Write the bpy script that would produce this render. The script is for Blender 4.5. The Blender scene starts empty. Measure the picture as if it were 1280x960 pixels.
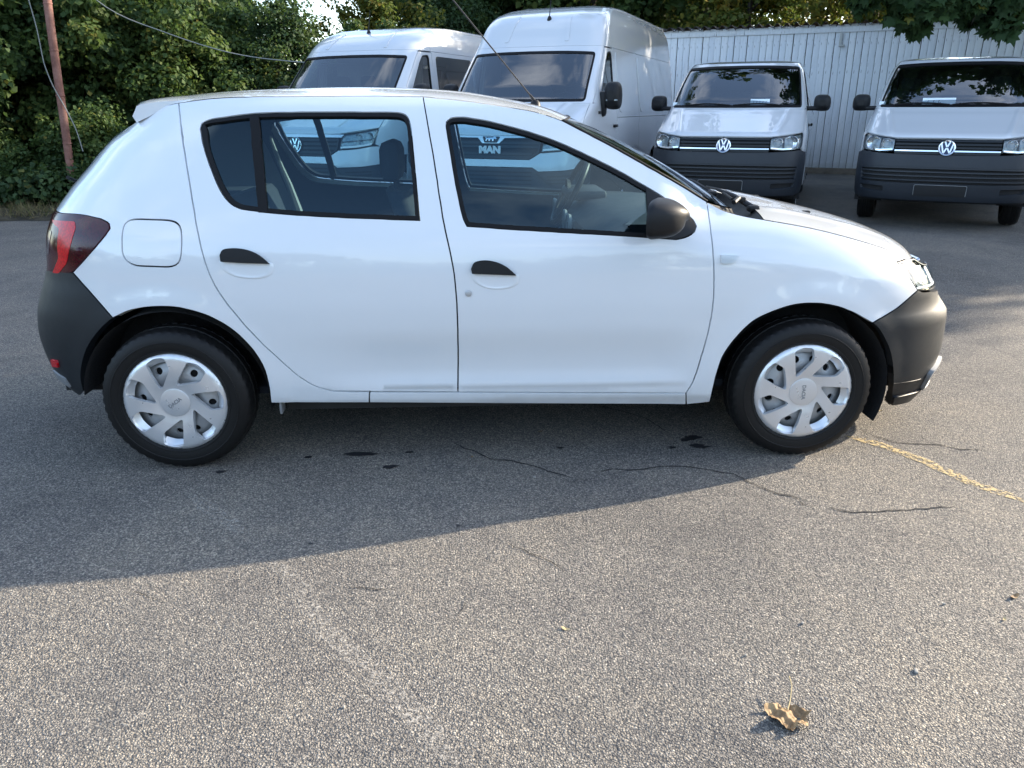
import bpy, bmesh, math, random, bisect
import numpy as np
from mathutils import Vector, Matrix
from mathutils.geometry import delaunay_2d_cdt
random.seed(7); RNG = np.random.default_rng(7)
scene = bpy.context.scene
COL = scene.collection
# ---------------------------------------------------------------- camera
cam = bpy.data.cameras.new('camera'); cam_ob = bpy.data.objects.new('camera', cam); COL.objects.link(cam_ob)
cam.sensor_fit = 'HORIZONTAL'; cam.sensor_width = 36.0; cam.lens = 36.0*964.5/1280.0
cam.clip_start = .05; cam.clip_end = 2000
_yaw, _pitch, _roll = -0.04397, 0.34276, -0.00158
_f = Vector((-math.sin(_yaw)*math.cos(_pitch), math.cos(_yaw)*math.cos(_pitch), -math.sin(_pitch)))
_r = Vector((math.cos(_yaw), math.sin(_yaw), 0)); _u = _r.cross(_f)
_r2 = _r*math.cos(_roll)+_u*math.sin(_roll); _u2 = -_r*math.sin(_roll)+_u*math.cos(_roll)
cam_ob.matrix_world = Matrix(((_r2.x, _u2.x, -_f.x, 1.23555), (_r2.y, _u2.y, -_f.y, -3.82400), (_r2.z, _u2.z, -_f.z, 1.42247), (0, 0, 0, 1)))
scene.camera = cam_ob
# ---------------------------------------------------------------- sky, sun, exposure
SUN_TO = Vector((2.5, .90, 1.0)).normalized()
SUN_EL = math.asin(SUN_TO.z); SUN_AZ = math.atan2(SUN_TO.x, SUN_TO.y)
world = bpy.data.worlds.new('World'); scene.world = world; world.use_nodes = True
wn = world.node_tree; wl = wn.links.new
sky = wn.nodes.new('ShaderNodeTexSky'); sky.sky_type = 'NISHITA'; sky.sun_disc = False
sky.sun_elevation = SUN_EL; sky.sun_rotation = SUN_AZ; sky.dust_density = 1.2; sky.ozone_density = 1.5
bg = wn.nodes['Background']; bg.inputs[1].default_value = .15
# broken cloud all over the sky
tc = wn.nodes.new('ShaderNodeTexCoord'); sep = wn.nodes.new('ShaderNodeSeparateXYZ'); wl(tc.outputs['Generated'], sep.inputs[0])
dn = wn.nodes.new('ShaderNodeMath'); dn.operation = 'MAXIMUM'; dn.inputs[1].default_value = .08; wl(sep.outputs[2], dn.inputs[0])
dv = wn.nodes.new('ShaderNodeVectorMath'); dv.operation = 'DIVIDE'; cb = wn.nodes.new('ShaderNodeCombineXYZ')
for i in range(3): wl(dn.outputs[0], cb.inputs[i])
wl(tc.outputs['Generated'], dv.inputs[0]); wl(cb.outputs[0], dv.inputs[1])
cn = wn.nodes.new('ShaderNodeTexNoise'); cn.inputs['Scale'].default_value = 1.1; cn.inputs['Detail'].default_value = 7; cn.inputs['Roughness'].default_value = .58; cn.inputs['Distortion'].default_value = .4
wl(dv.outputs[0], cn.inputs['Vector'])
cr = wn.nodes.new('ShaderNodeValToRGB'); cr.color_ramp.elements[0].position = .49; cr.color_ramp.elements[1].position = .72
cr.color_ramp.elements[0].color = (0, 0, 0, 1); cr.color_ramp.elements[1].color = (.8, .8, .8, 1); wl(cn.outputs[0], cr.inputs[0])
mx = wn.nodes.new('ShaderNodeMix'); mx.data_type = 'RGBA'; mx.inputs['B'].default_value = (5.6, 5.75, 6.0, 1)
wl(cr.outputs[0], mx.inputs['Factor']); wl(sky.outputs[0], mx.inputs['A']); wl(mx.outputs['Result'], bg.inputs[0])
sun = bpy.data.lights.new('sun', 'SUN'); sun.energy = 3.5; sun.angle = math.radians(.53); sun.color = (1.0, .87, .69)
sun_ob = bpy.data.objects.new('sun', sun); COL.objects.link(sun_ob)
sun_ob.rotation_euler = (-SUN_TO).to_track_quat('-Z', 'Y').to_euler(); sun_ob.location = (12, 4, 12)
scene.view_settings.view_transform = 'Standard'; scene.view_settings.look = 'None'
scene.view_settings.exposure = 1.95; scene.view_settings.gamma = 1.0; scene.view_settings.use_curve_mapping = False
scene.render.engine = 'CYCLES'
scene.cycles.max_bounces = 10; scene.cycles.transparent_max_bounces = 24; scene.cycles.use_denoising = True
scene.cycles.caustics_reflective = False; scene.cycles.caustics_refractive = False
# ---------------------------------------------------------------- helpers
def link(o, parent=None):
    COL.objects.link(o)
    if parent is not None: o.parent = parent
    return o
def thing(name, label, cat, loc=(0, 0, 0), rz=0.0, group=None):
    o = bpy.data.objects.new(name, None); o.empty_display_size = .2; link(o)
    o.location = loc; o.rotation_euler = (0, 0, rz); o['label'] = label; o['category'] = cat
    if group: o['group'] = group
    return o
def tag(o, label=None, cat=None, group=None, kind=None):
    if label: o['label'] = label
    if cat: o['category'] = cat
    if group: o['group'] = group
    if kind: o['kind'] = kind
    return o
def from_mesh(name, me, mat, parent=None):
    if mat is not None and not me.materials: me.materials.append(mat)
    return link(bpy.data.objects.new(name, me), parent)
def mesh_obj(name, verts, faces, mat, parent=None, smooth=False):
    me = bpy.data.meshes.new(name); me.from_pydata([tuple(v) for v in verts], [], [tuple(f) for f in faces]); me.update()
    if smooth: me.polygons.foreach_set('use_smooth', [True]*len(me.polygons))
    return from_mesh(name, me, mat, parent)
class MB:
    """collects simple shapes into one mesh"""
    def __init__(self): self.v, self.f, self.s = [], [], []
    def add(self, verts, faces, smooth=False):
        b = len(self.v); self.v += [tuple(p) for p in verts]; self.f += [tuple(i+b for i in q) for q in faces]; self.s += [smooth]*len(faces); return self
    def box(self, c, d, rot=None, bev=0.0):
        hx, hy, hz = d[0]/2, d[1]/2, d[2]/2; b = min(bev, hx*.9, hy*.9, hz*.9)
        M = rot if rot is not None else Matrix.Identity(3); C = Vector(c)
        if b <= 0:
            vs = [C+M@Vector((sx*hx, sy*hy, sz*hz)) for sz in (-1, 1) for sy in (-1, 1) for sx in (-1, 1)]
            return self.add(vs, [(0, 2, 3, 1), (4, 5, 7, 6), (0, 1, 5, 4), (2, 6, 7, 3), (0, 4, 6, 2), (1, 3, 7, 5)])
        bm = bmesh.new(); bmesh.ops.create_cube(bm, size=1)
        for v in bm.verts: v.co = Vector((v.co.x*2*hx, v.co.y*2*hy, v.co.z*2*hz))
        bmesh.ops.bevel(bm, geom=bm.edges[:], offset=b, segments=2, affect='EDGES', profile=.5)
        bm.verts.index_update()
        vs = [C+M@v.co for v in bm.verts]; fs = [[v.index for v in f.verts] for f in bm.faces]; bm.free()
        return self.add(vs, fs, True)
    def tube(self, pts, r, n=8, cap=True):
        pts = [Vector(p) for p in pts]; m = len(pts); rs = r if isinstance(r, (list, tuple)) else [r]*m
        vs, fs = [], []; prev = None
        for i, p in enumerate(pts):
            t = (pts[min(i+1, m-1)]-pts[max(i-1, 0)]).normalized()
            a = prev if prev is not None else (Vector((0, 0, 1)) if abs(t.z) < .9 else Vector((1, 0, 0)))
            u = (a-t*a.dot(t)).normalized(); w = t.cross(u); prev = u
            for k in range(n):
                an = 2*math.pi*k/n; vs.append(p+(u*math.cos(an)+w*math.sin(an))*rs[i])
        for i in range(m-1):
            for k in range(n): fs.append((i*n+k, i*n+(k+1) % n, (i+1)*n+(k+1) % n, (i+1)*n+k))
        if cap: fs.append(tuple(range(n))[::-1]); fs.append(tuple((m-1)*n+k for k in range(n)))
        return self.add(vs, fs, True)
    def lathe(self, prof, n=32, centre=(0, 0, 0), axis='y'):
        """prof: (radius, height along axis)"""
        vs, fs = [], []; C = Vector(centre)
        for r, h in prof:
            for k in range(n):
                a = 2*math.pi*k/n; c, s = r*math.cos(a), r*math.sin(a)
                vs.append(C+(Vector((c, h, s)) if axis == 'y' else Vector((c, s, h)) if axis == 'z' else Vector((h, c, s))))
        for i in range(len(prof)-1):
            for k in range(n): fs.append((i*n+k, i*n+(k+1) % n, (i+1)*n+(k+1) % n, (i+1)*n+k))
        return self.add(vs, fs, True)
    def grid(self, P, closed=False):
        m, n = len(P), len(P[0]); vs = [p for row in P for p in row]; fs = []
        for i in range(m-1):
            for j in range(n if closed else n-1): fs.append((i*n+j, i*n+(j+1) % n, (i+1)*n+(j+1) % n, (i+1)*n+j))
        return self.add(vs, fs, True)
    def mesh(self, name, weld=False, angle=None):
        me = bpy.data.meshes.new(name); me.from_pydata(self.v, [], self.f)
        me.polygons.foreach_set('use_smooth', self.s)
        bm = bmesh.new(); bm.from_mesh(me)
        if weld: bmesh.ops.remove_doubles(bm, verts=bm.verts, dist=1e-5)
        bmesh.ops.recalc_face_normals(bm, faces=bm.faces)
        if angle:
            for e in bm.edges:
                if len(e.link_faces) == 2 and e.calc_face_angle(0) > angle: e.smooth = False
        bm.to_mesh(me); bm.free(); me.update(); return me
    def build(self, name, mat, parent=None, weld=False, angle=math.radians(35)):
        return from_mesh(name, self.mesh(name, weld, angle), mat, parent)
def catmull(pts, step):
    n = len(pts)
    if n < 3:
        a, b = pts[0], pts[-1]; d = math.dist(a, b); k = max(1, int(d/step))
        return [(a[0]+(b[0]-a[0])*i/k, a[1]+(b[1]-a[1])*i/k) for i in range(k+1)]
    out = []
    for i in range(n-1):
        p1, p2 = pts[i], pts[i+1]; p0 = pts[i-1] if i > 0 else (2*p1[0]-p2[0], 2*p1[1]-p2[1]); p3 = pts[i+2] if i+2 < n else (2*p2[0]-p1[0], 2*p2[1]-p1[1])
        d01, d12, d23 = (max(1e-6, math.dist(a, b))**.5 for a, b in ((p0, p1), (p1, p2), (p2, p3)))
        k = max(1, int(round(d12*d12/step)))
        t0, t1 = 0, d01; t2 = t1+d12; t3 = t2+d23
        for j in range(k):
            t = t1+(t2-t1)*j/k
            def L(pa, pb, ta, tb): return tuple((pa[c]*(tb-t)+pb[c]*(t-ta))/(tb-ta) for c in (0, 1))
            A1, A2, A3 = L(p0, p1, t0, t1), L(p1, p2, t1, t2), L(p2, p3, t2, t3)
            B1, B2 = L(A1, A2, t0, t2), L(A2, A3, t1, t3)
            out.append(L(B1, B2, t1, t2))
    out.append(tuple(pts[-1])); return out
def outline(curves, step):
    """join smooth curves end to start into one closed polygon"""
    pts = []
    for c in curves:
        for p in catmull(c, step):
            if not pts or math.dist(p, pts[-1]) > step*.12: pts.append(p)
    if math.dist(pts[0], pts[-1]) < step*.3: pts.pop()
    return pts
def rounded(pts, r, k=4):
    """polygon with rounded corners"""
    out = []; n = len(pts)
    for i in range(n):
        p = Vector(pts[i]); a = Vector(pts[i-1]); b = Vector(pts[(i+1) % n])
        da, db = (a-p), (b-p); ra = min(r, da.length*.45); rb = min(r, db.length*.45)
        s, e = p+da.normalized()*ra, p+db.normalized()*rb
        for j in range(k+1):
            t = j/k; q = s*(1-t)**2+p*2*t*(1-t)+e*t*t; out.append((q.x, q.y))
    return out
def resample(poly, step):
    out = []; n = len(poly)
    for i in range(n):
        a, b = poly[i], poly[(i+1) % n]; d = math.dist(a, b); k = max(1, int(math.ceil(d/step)))
        for j in range(k): out.append((a[0]+(b[0]-a[0])*j/k, a[1]+(b[1]-a[1])*j/k))
    return out
def area2(p): return sum(p[i][0]*p[(i+1) % len(p)][1]-p[(i+1) % len(p)][0]*p[i][1] for i in range(len(p)))
def offset(poly, d):
    """move every point of a closed polygon inwards by d"""
    sg = 1 if area2(poly) > 0 else -1; n = len(poly); out = []
    for i in range(n):
        a, p, b = Vector(poly[i-1]), Vector(poly[i]), Vector(poly[(i+1) % n])
        e1, e2 = (p-a), (b-p)
        if e1.length < 1e-9 or e2.length < 1e-9: out.append(tuple(p)); continue
        e1.normalize(); e2.normalize()
        n1, n2 = Vector((-e1.y, e1.x))*sg, Vector((-e2.y, e2.x))*sg
        m = n1+n2; l = m.length
        if l < 1e-6: out.append(tuple(p)); continue
        m /= l; k = d/max(.45, m.dot(n1)); q = p+m*k; out.append((q.x, q.y))
    return out
def inside(poly, X, Y):
    r = np.zeros(X.shape, bool); n = len(poly); P = np.asarray(poly)
    for i in range(n):
        x1, y1 = P[i]; x2, y2 = P[(i+1) % n]
        if y1 == y2: continue
        c = ((y1 > Y) != (y2 > Y)) & (X < (x2-x1)*(Y-y1)/(y2-y1)+x1); r ^= c
    return r
def near_edge(poly, X, Y, d):
    r = np.zeros(X.shape, bool); P = np.asarray(poly)
    for i in range(len(P)):
        a, b = P[i], P[(i+1) % len(P)]; e = b-a; L = e@e+1e-12
        t = np.clip(((X-a[0])*e[0]+(Y-a[1])*e[1])/L, 0, 1)
        r |= (X-a[0]-t*e[0])**2+(Y-a[1]-t*e[1])**2 < d*d
    return r
def triangulate(poly, holes, sp):
    xs = [p[0] for p in poly]; ys = [p[1] for p in poly]; pts = []
    x0, x1, y0, y1 = min(xs), max(xs), min(ys), max(ys); rows = int((y1-y0)/(sp*.866))+1
    gx, gy = [], []
    for j in range(1, rows):
        y = y0+j*sp*.866
        x = x0+(sp*.5 if j % 2 else 0)
        while x < x1: gx.append(x); gy.append(y); x += sp
    X, Y = np.array(gx), np.array(gy)
    if len(X):
        ok = inside(poly, X, Y) & ~near_edge(poly, X, Y, sp*.55)
        for h in holes: ok &= ~inside(h, X, Y) & ~near_edge(h, X, Y, sp*.55)
        pts = list(zip(X[ok], Y[ok]))
    V = [Vector(p) for p in poly]; E = [(i, (i+1) % len(poly)) for i in range(len(poly))]; loops = [list(range(len(poly)))]
    for h in holes:
        b = len(V); V += [Vector(p) for p in h]; E += [(b+i, b+(i+1) % len(h)) for i in range(len(h))]; loops.append(list(range(b, b+len(h))))
    V += [Vector((float(a), float(b))) for a, b in pts]
    v2, e2, f2, ov, oe, of = delaunay_2d_cdt(V, E, [], 0, 1e-7)
    C = np.array([[sum(v2[i].x for i in f)/len(f), sum(v2[i].y for i in f)/len(f)] for f in f2])
    ok = inside(poly, C[:, 0], C[:, 1])
    for h in holes: ok &= ~inside(h, C[:, 0], C[:, 1])
    new = {}
    for k, src in enumerate(ov):
        for s_ in src: new[s_] = k
    loops = [[new.get(i, None) for i in l] for l in loops]
    return v2, [f for f, o in zip(f2, ok) if o], loops
def panel_mesh(name, fmap, poly, holes=(), gap=.0, sp=.03, depth=.018, lift=0.0, mirror=False, rim=True):
    """a sheet laid on a curved surface: fmap(a, b) -> (x, y, z); edges are turned in by depth"""
    poly = resample(poly, sp*.8)
    if gap: poly = offset(poly, gap)
    hs = []
    for h in holes:
        h = resample(h, sp*.8); hs.append(offset(h, -gap) if gap else h)
    v2, tris, loops = triangulate(poly, hs, sp)
    P, N = [], []
    e = .003
    for v in v2:
        p = Vector(fmap(v.x, v.y)); da = Vector(fmap(v.x+e, v.y))-Vector(fmap(v.x-e, v.y)); db = Vector(fmap(v.x, v.y+e))-Vector(fmap(v.x, v.y-e))
        n = da.cross(db); n = n.normalized() if n.length > 1e-12 else Vector((0, -1, 0)); P.append(p); N.append(n)
    P = [p+n*lift for p, n in zip(P, N)]
    verts = list(P); norms = list(N); faces = []
    for f in tris:
        a, b, c = f[:3]
        if (P[b]-P[a]).cross(P[c]-P[a]).dot(N[a]+N[b]+N[c]) < 0: f = f[::-1]
        faces.append(tuple(f))
    if rim and depth:
        for k, l in enumerate(loops):
            l = [i for i in l if i is not None]; m = len(l); b = len(verts)
            pl = poly if k == 0 else hs[k-1]; ccw = area2(pl) > 0
            for j in range(m):
                t = P[l[(j+1) % m]]-P[l[j-1]]; o = t.cross(N[l[j]]).normalized() if t.length > 1e-9 else N[l[j]]
                if (not ccw) != (k > 0): o = -o
                if k > 0: o = o
                verts.append(P[l[j]]); norms.append((o+N[l[j]]*.25).normalized())
            for j in range(m):
                verts.append(P[l[j]]-N[l[j]]*depth); norms.append(norms[b+j])
            for j in range(m):
                q = (b+j, b+(j+1) % m, b+m+(j+1) % m, b+m+j)
                fn = (verts[q[1]]-verts[q[0]]).cross(verts[q[3]]-verts[q[0]])
                if fn.dot(norms[b+j]) < 0: q = q[::-1]
                faces.append(q)
    if mirror:
        pass
    me = bpy.data.meshes.new(name); me.from_pydata([tuple(v) for v in verts], [], faces); me.update()
    me.polygons.foreach_set('use_smooth', [True]*len(me.polygons))
    me.normals_split_custom_set_from_vertices([tuple(n) for n in norms])
    return me
def mirrored(o, parent, axis=1):
    """the same part on the other side of its vehicle"""
    c = o.copy(); link(c, parent); s = [1, 1, 1]; s[axis] = -1; c.scale = s; return c
def text_mesh(txt, size, depth=.002, bold=0.0):
    cu = bpy.data.curves.new('lettering', 'FONT'); cu.body = txt; cu.size = size; cu.extrude = depth; cu.offset = bold; cu.align_x = 'CENTER'; cu.align_y = 'CENTER'
    o = bpy.data.objects.new('lettering', cu); COL.objects.link(o)
    dg = bpy.context.evaluated_depsgraph_get(); me = bpy.data.meshes.new_from_object(o.evaluated_get(dg)); bpy.data.objects.remove(o); bpy.data.curves.remove(cu)
    me.name = 'lettering'; return me
def ground_z(y): return .0145*(math.sqrt((y-1)**2+.25)+(y-1))/2
# ---------------------------------------------------------------- materials
class NT:
    def __init__(self, name):
        self.m = bpy.data.materials.new(name); self.m.use_nodes = True; self.t = self.m.node_tree
        for n in list(self.t.nodes): self.t.nodes.remove(n)
        self.out = self.t.nodes.new('ShaderNodeOutputMaterial')
    def n(self, kind, **kw):
        n = self.t.nodes.new('ShaderNode'+kind)
        for k, v in kw.items():
            if hasattr(n, k) and k not in n.inputs: setattr(n, k, v)
            else: n.inputs[k].default_value = v
        return n
    def l(self, a, b): self.t.links.new(a, b)
    def ramp(self, src, stops):
        r = self.n('ValToRGB'); e = r.color_ramp.elements
        while len(e) < len(stops): e.new(.5)
        for i, (p, c) in enumerate(stops): e[i].position = p; e[i].color = (*c, 1) if len(c) == 3 else c
        self.l(src, r.inputs[0]); return r.outputs[0]
    def mixc(self, f, a, b, mode='MIX'):
        m = self.n('Mix', data_type='RGBA', blend_type=mode)
        for s, v in (('Factor', f), ('A', a), ('B', b)):
            i = [k for k in m.inputs if k.name == s and (k.type == 'RGBA' or (s == 'Factor' and k.type == 'VALUE'))][0]
            if hasattr(v, 'is_output'): self.l(v, i)
            else: i.default_value = v if s == 'Factor' else (*v, 1)
        return [o for o in m.outputs if o.type == 'RGBA'][0]
    def math(self, op, a, b=0.0):
        m = self.n('Math', operation=op)
        for i, v in enumerate((a, b)):
            if hasattr(v, 'is_output'): self.l(v, m.inputs[i])
            else: m.inputs[i].default_value = v
        return m.outputs[0]
    def obj_coord(self): return self.n('TexCoord').outputs['Object']
    def noise(self, co, scale, detail=3, rough=.5, dist=0.0):
        n = self.n('TexNoise'); n.inputs['Scale'].default_value = scale; n.inputs['Detail'].default_value = detail; n.inputs['Roughness'].default_value = rough; n.inputs['Distortion'].default_value = dist
        self.l(co, n.inputs['Vector']); return n.outputs[0]
    def bump(self, h, strength, dist):
        b = self.n('Bump'); b.inputs['Strength'].default_value = strength; b.inputs['Distance'].default_value = dist; self.l(h, b.inputs['Height']); return b.outputs[0]
    def bsdf(self, col, rough=.5, metal=0.0, coat=0.0, bump=None, spec=.5, crough=.03):
        b = self.n('BsdfPrincipled')
        for k, v in (('Base Color', col), ('Roughness', rough), ('Metallic', metal), ('Coat Weight', coat), ('Specular IOR Level', spec), ('Coat Roughness', crough)):
            if hasattr(v, 'is_output'): self.l(v, b.inputs[k])
            else: b.inputs[k].default_value = (*v, 1) if k == 'Base Color' else v
        if bump is not None: self.l(bump, b.inputs['Normal'])
        self.l(b.outputs[0], self.out.inputs[0]); self.b = b; return self.m
M = {}
def plain(key, col, rough=.5, metal=0.0, coat=0.0, grain=None, vary=.06, spec=.5):
    t = NT(key); co = t.obj_coord()
    n = t.noise(co, 9, 4, .6); f = t.math('MULTIPLY', t.math('SUBTRACT', n, .5), vary*4)
    c = t.mixc(t.math('ADD', f, .5), tuple(x*(1-vary*2) for x in col), tuple(min(1, x*(1+vary*2)) for x in col))
    rg = t.math('ADD', t.math('MULTIPLY', t.math('SUBTRACT', t.noise(co, 23, 3), .5), .15), rough)
    b = t.bump(t.noise(co, grain[0], 2), grain[1], grain[2]) if grain else None
    M[key] = t.bsdf(c, rg, metal, coat, b, spec); return M[key]
# ---------------------------------------------------------------- hatchback body surface (metres, x forward from the rear axle)
def _ct(tab):
    xs = [t[0] for t in tab]; ys = [t[1] for t in tab]; n = len(xs)
    m = [0.0]*n
    for i in range(n):
        if i == 0: m[i] = (ys[1]-ys[0])/(xs[1]-xs[0])
        elif i == n-1: m[i] = (ys[-1]-ys[-2])/(xs[-1]-xs[-2])
        else:
            a = (ys[i]-ys[i-1])/(xs[i]-xs[i-1]); b = (ys[i+1]-ys[i])/(xs[i+1]-xs[i])
            m[i] = 0.0 if a*b <= 0 else 2*a*b/(a+b)
    def f(x):
        if x <= xs[0]: return ys[0]+m[0]*(x-xs[0])
        if x >= xs[-1]: return ys[-1]+m[-1]*(x-xs[-1])
        i = bisect.bisect_right(xs, x)-1
        h = xs[i+1]-xs[i]; t = (x-xs[i])/h
        return ((1+2*t)*(1-t)**2*ys[i]+t*(1-t)**2*h*m[i]+t*t*(3-2*t)*ys[i+1]+t*t*(t-1)*h*m[i+1])
    return f
def sstep(a, b, x):
    t = min(1.0, max(0.0, (x-a)/(b-a))); return t*t*(3-2*t)
W_TAB = _ct([(.10,.76),(.20,.795),(.25,.815),(.30,.838),(.40,.846),(.50,.852),(.60,.860),(.70,.865),(.80,.862),(.88,.853),(.95,.838),(1.0,.820),
             (1.1,.780),(1.2,.733),(1.3,.682),(1.38,.638),(1.43,.600),(1.47,.555),(1.52,.49)])
XF_TAB = _ct([(.10,3.33),(.22,3.40),(.30,3.415),(.40,3.43),(.50,3.425),(.553,3.420),(.572,3.410),(.628,3.362),(.68,3.348),(.75,3.312),(.82,3.26),(.95,3.21),(1.6,3.18)])
XR_TAB = _ct([(.10,-.57),(.20,-.62),(.30,-.69),(.40,-.725),(.50,-.737),(.60,-.722),(.70,-.68),(.80,-.64),(.90,-.628),(1.0,-.592),(1.1,-.515),(1.2,-.42),(1.3,-.325),(1.36,-.24),(1.52,-.10)])
ZSH_TAB = _ct([(1.9,1.05),(2.2,.955),(2.5,.92),(2.8,.87),(3.0,.82),(3.2,.75),(3.4,.66)])
XM = 1.35
def side_detail(x, z):
    y = 0.0
    # lower door sculpting: a shallow hollow above a crease
    mx = sstep(.40,.95,x)*(1-sstep(1.95,2.2,x))
    if mx > 0:
        y -= mx*.018*sstep(.62,.42,z)*sstep(.315,.42,z)
        y -= mx*.007*sstep(.356,.338,z)
    # shoulder of the front wing
    if x > 1.9:
        zs = ZSH_TAB(x); t = max(0.0, (z-(zs-.11))/.11)
        y -= min(.05, .016*t*t)*sstep(1.9,2.15,x)
    # wheel arch flares
    for xc in (0.0, 2.589):
        r = math.hypot(x-xc, z-.30)
        if r < .52: y += .008*sstep(.49,.39,r)
    return y
def body_y(x, z):
    a = (XF_TAB(z)-XM) if x > XM else (XM-XR_TAB(z))
    u = min(abs(x-XM)/a, 0.99999); v = (1-u**4)**0.25
    return W_TAB(z)*v+side_detail(x, z)*min(1.0, v*1.4)
def half_width(x, z):
    return body_y(x, z)
# arc-length chart of the unit plan curve |u|^n+|v|^n=1, so that panels can run round the corners
class PlanCurve:
    def __init__(self, n, a, w, N=1500):
        self.n, self.a, self.w = n, a, w
        us, vs, L = [], [], [0.0]
        for k in range(N+1):
            s = math.pi/2*k/N
            us.append(math.sin(s)**(2.0/n)); vs.append(math.cos(s)**(2.0/n))
            if k: L.append(L[-1]+math.hypot((us[-1]-us[-2])*a, (vs[-1]-vs[-2])*w))
        self.us, self.vs, self.L = us, vs, L; self.total = L[-1]
    def uv(self, s):                                   # s: arc length from the flank (u=0, v=1) to the middle of the end (u=1, v=0)
        s = min(max(s, 0.0), self.total-1e-9)
        i = max(0, bisect.bisect_right(self.L, s)-1); i = min(i, len(self.L)-2)
        t = (s-self.L[i])/(self.L[i+1]-self.L[i]+1e-12)
        return self.us[i]+t*(self.us[i+1]-self.us[i]), self.vs[i]+t*(self.vs[i+1]-self.vs[i])
    def s_of_u(self, u):
        u = min(max(u, 0.0), 1.0); i = min(max(0, bisect.bisect_right(self.us, u)-1), len(self.us)-2)
        t = (u-self.us[i])/(self.us[i+1]-self.us[i]+1e-12)
        return self.L[i]+t*(self.L[i+1]-self.L[i])
CARC = PlanCurve(4.0, 2.0, .86)
CL = CARC.total                                        # chart length from the flank to the middle of nose or tail
def car_map(s, z):                                     # s>0 towards the nose, s<0 towards the tail; beyond +-CL on the far side; near flank is -y
    side = -1.0; q = abs(s)
    if q > CL: q = 2*CL-q; side = 1.0
    u, v = CARC.uv(q)
    a = (XF_TAB(z)-XM) if s > 0 else (XM-XR_TAB(z))
    x = XM+(u*a if s > 0 else -u*a)
    return (x, side*(W_TAB(z)*v+side_detail(x, z)*min(1.0, v*1.4)), z)
def car_s(x, z):
    a = (XF_TAB(z)-XM) if x > XM else (XM-XR_TAB(z))
    s = CARC.s_of_u(abs(x-XM)/a)
    return s if x > XM else -s
# ---------------------------------------------------------------- van surfaces: x across (centre 0), y back from the nose, z up
class VanShell:
    def __init__(self, W, Y0, D, n):
        self.W, self.Y0, self.D = _ct(W), _ct(Y0), _ct(D)
        self.c = PlanCurve(n, 0.95, .60); self.L = self.c.total   # u across, v forward
    def map(self, s, z):                               # s: arc length across the nose from the centre line, running on along the flank
        q = abs(s); sg = 1.0 if s >= 0 else -1.0
        W, y0, dp = self.W(z), self.Y0(z), self.D(z)
        if q <= self.L:
            u, v = self.c.uv(q)
            return (sg*u*W, y0+dp*(1-v), z)
        return (sg*W, y0+dp+(q-self.L), z)
    def s_side(self, y, z): return self.L+(y-self.D(z)-self.Y0(z))     # chart position on the flank for a depth y
TRANSPORTER = VanShell([(.22,.885),(.30,.925),(.45,.948),(.70,.952),(.95,.948),(1.1,.935),(1.3,.90),(1.6,.835),(1.85,.765),(1.93,.715)],
    [(.22,.13),(.30,.05),(.40,.015),(.55,0),(.70,.015),(.80,.03),(.95,.06),(1.02,.10),(1.06,.155),(1.10,.25),(1.20,.50),(1.28,.69),(1.35,.86),(1.5,1.03),(1.7,1.27),(1.87,1.50),(1.93,1.62)], [(.2,.74),(.9,.72),(1.1,.66),(1.35,.48),(1.6,.42),(2.7,.40)], 3.5)
CRAFTER = VanShell([(.25,.94),(.35,.985),(.6,1.015),(.9,1.02),(1.2,1.015),(1.5,.985),(1.9,.935),(2.1,.905),(2.3,.86),(2.42,.80)],
    [(.25,.10),(.35,.04),(.5,0),(.65,0),(.80,.02),(.95,.05),(1.05,.09),(1.12,.15),(1.17,.25),(1.25,.42),(1.35,.65),(1.43,.84),(1.6,.99),(1.85,1.23),(2.04,1.42),(2.2,1.60),(2.33,1.85),(2.42,2.15)], [(.2,.74),(.9,.72),(1.1,.66),(1.35,.48),(1.6,.42),(2.7,.40)], 3.5)
TALLVAN = VanShell([(.25,.94),(.35,.985),(.6,1.015),(.9,1.02),(1.2,1.015),(1.5,.985),(1.9,.935),(2.1,.905),(2.3,.875),(2.5,.82),(2.62,.75)],
    [(.25,.10),(.35,.04),(.5,0),(.65,0),(.80,.02),(.95,.05),(1.05,.09),(1.12,.15),(1.17,.25),(1.25,.42),(1.35,.65),(1.43,.84),(1.6,.99),(1.85,1.23),(2.04,1.42),(2.2,1.56),(2.4,1.73),(2.52,1.92),(2.62,2.25)], [(.2,.74),(.9,.72),(1.1,.66),(1.35,.48),(1.6,.42),(2.7,.40)], 3.5)
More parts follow.
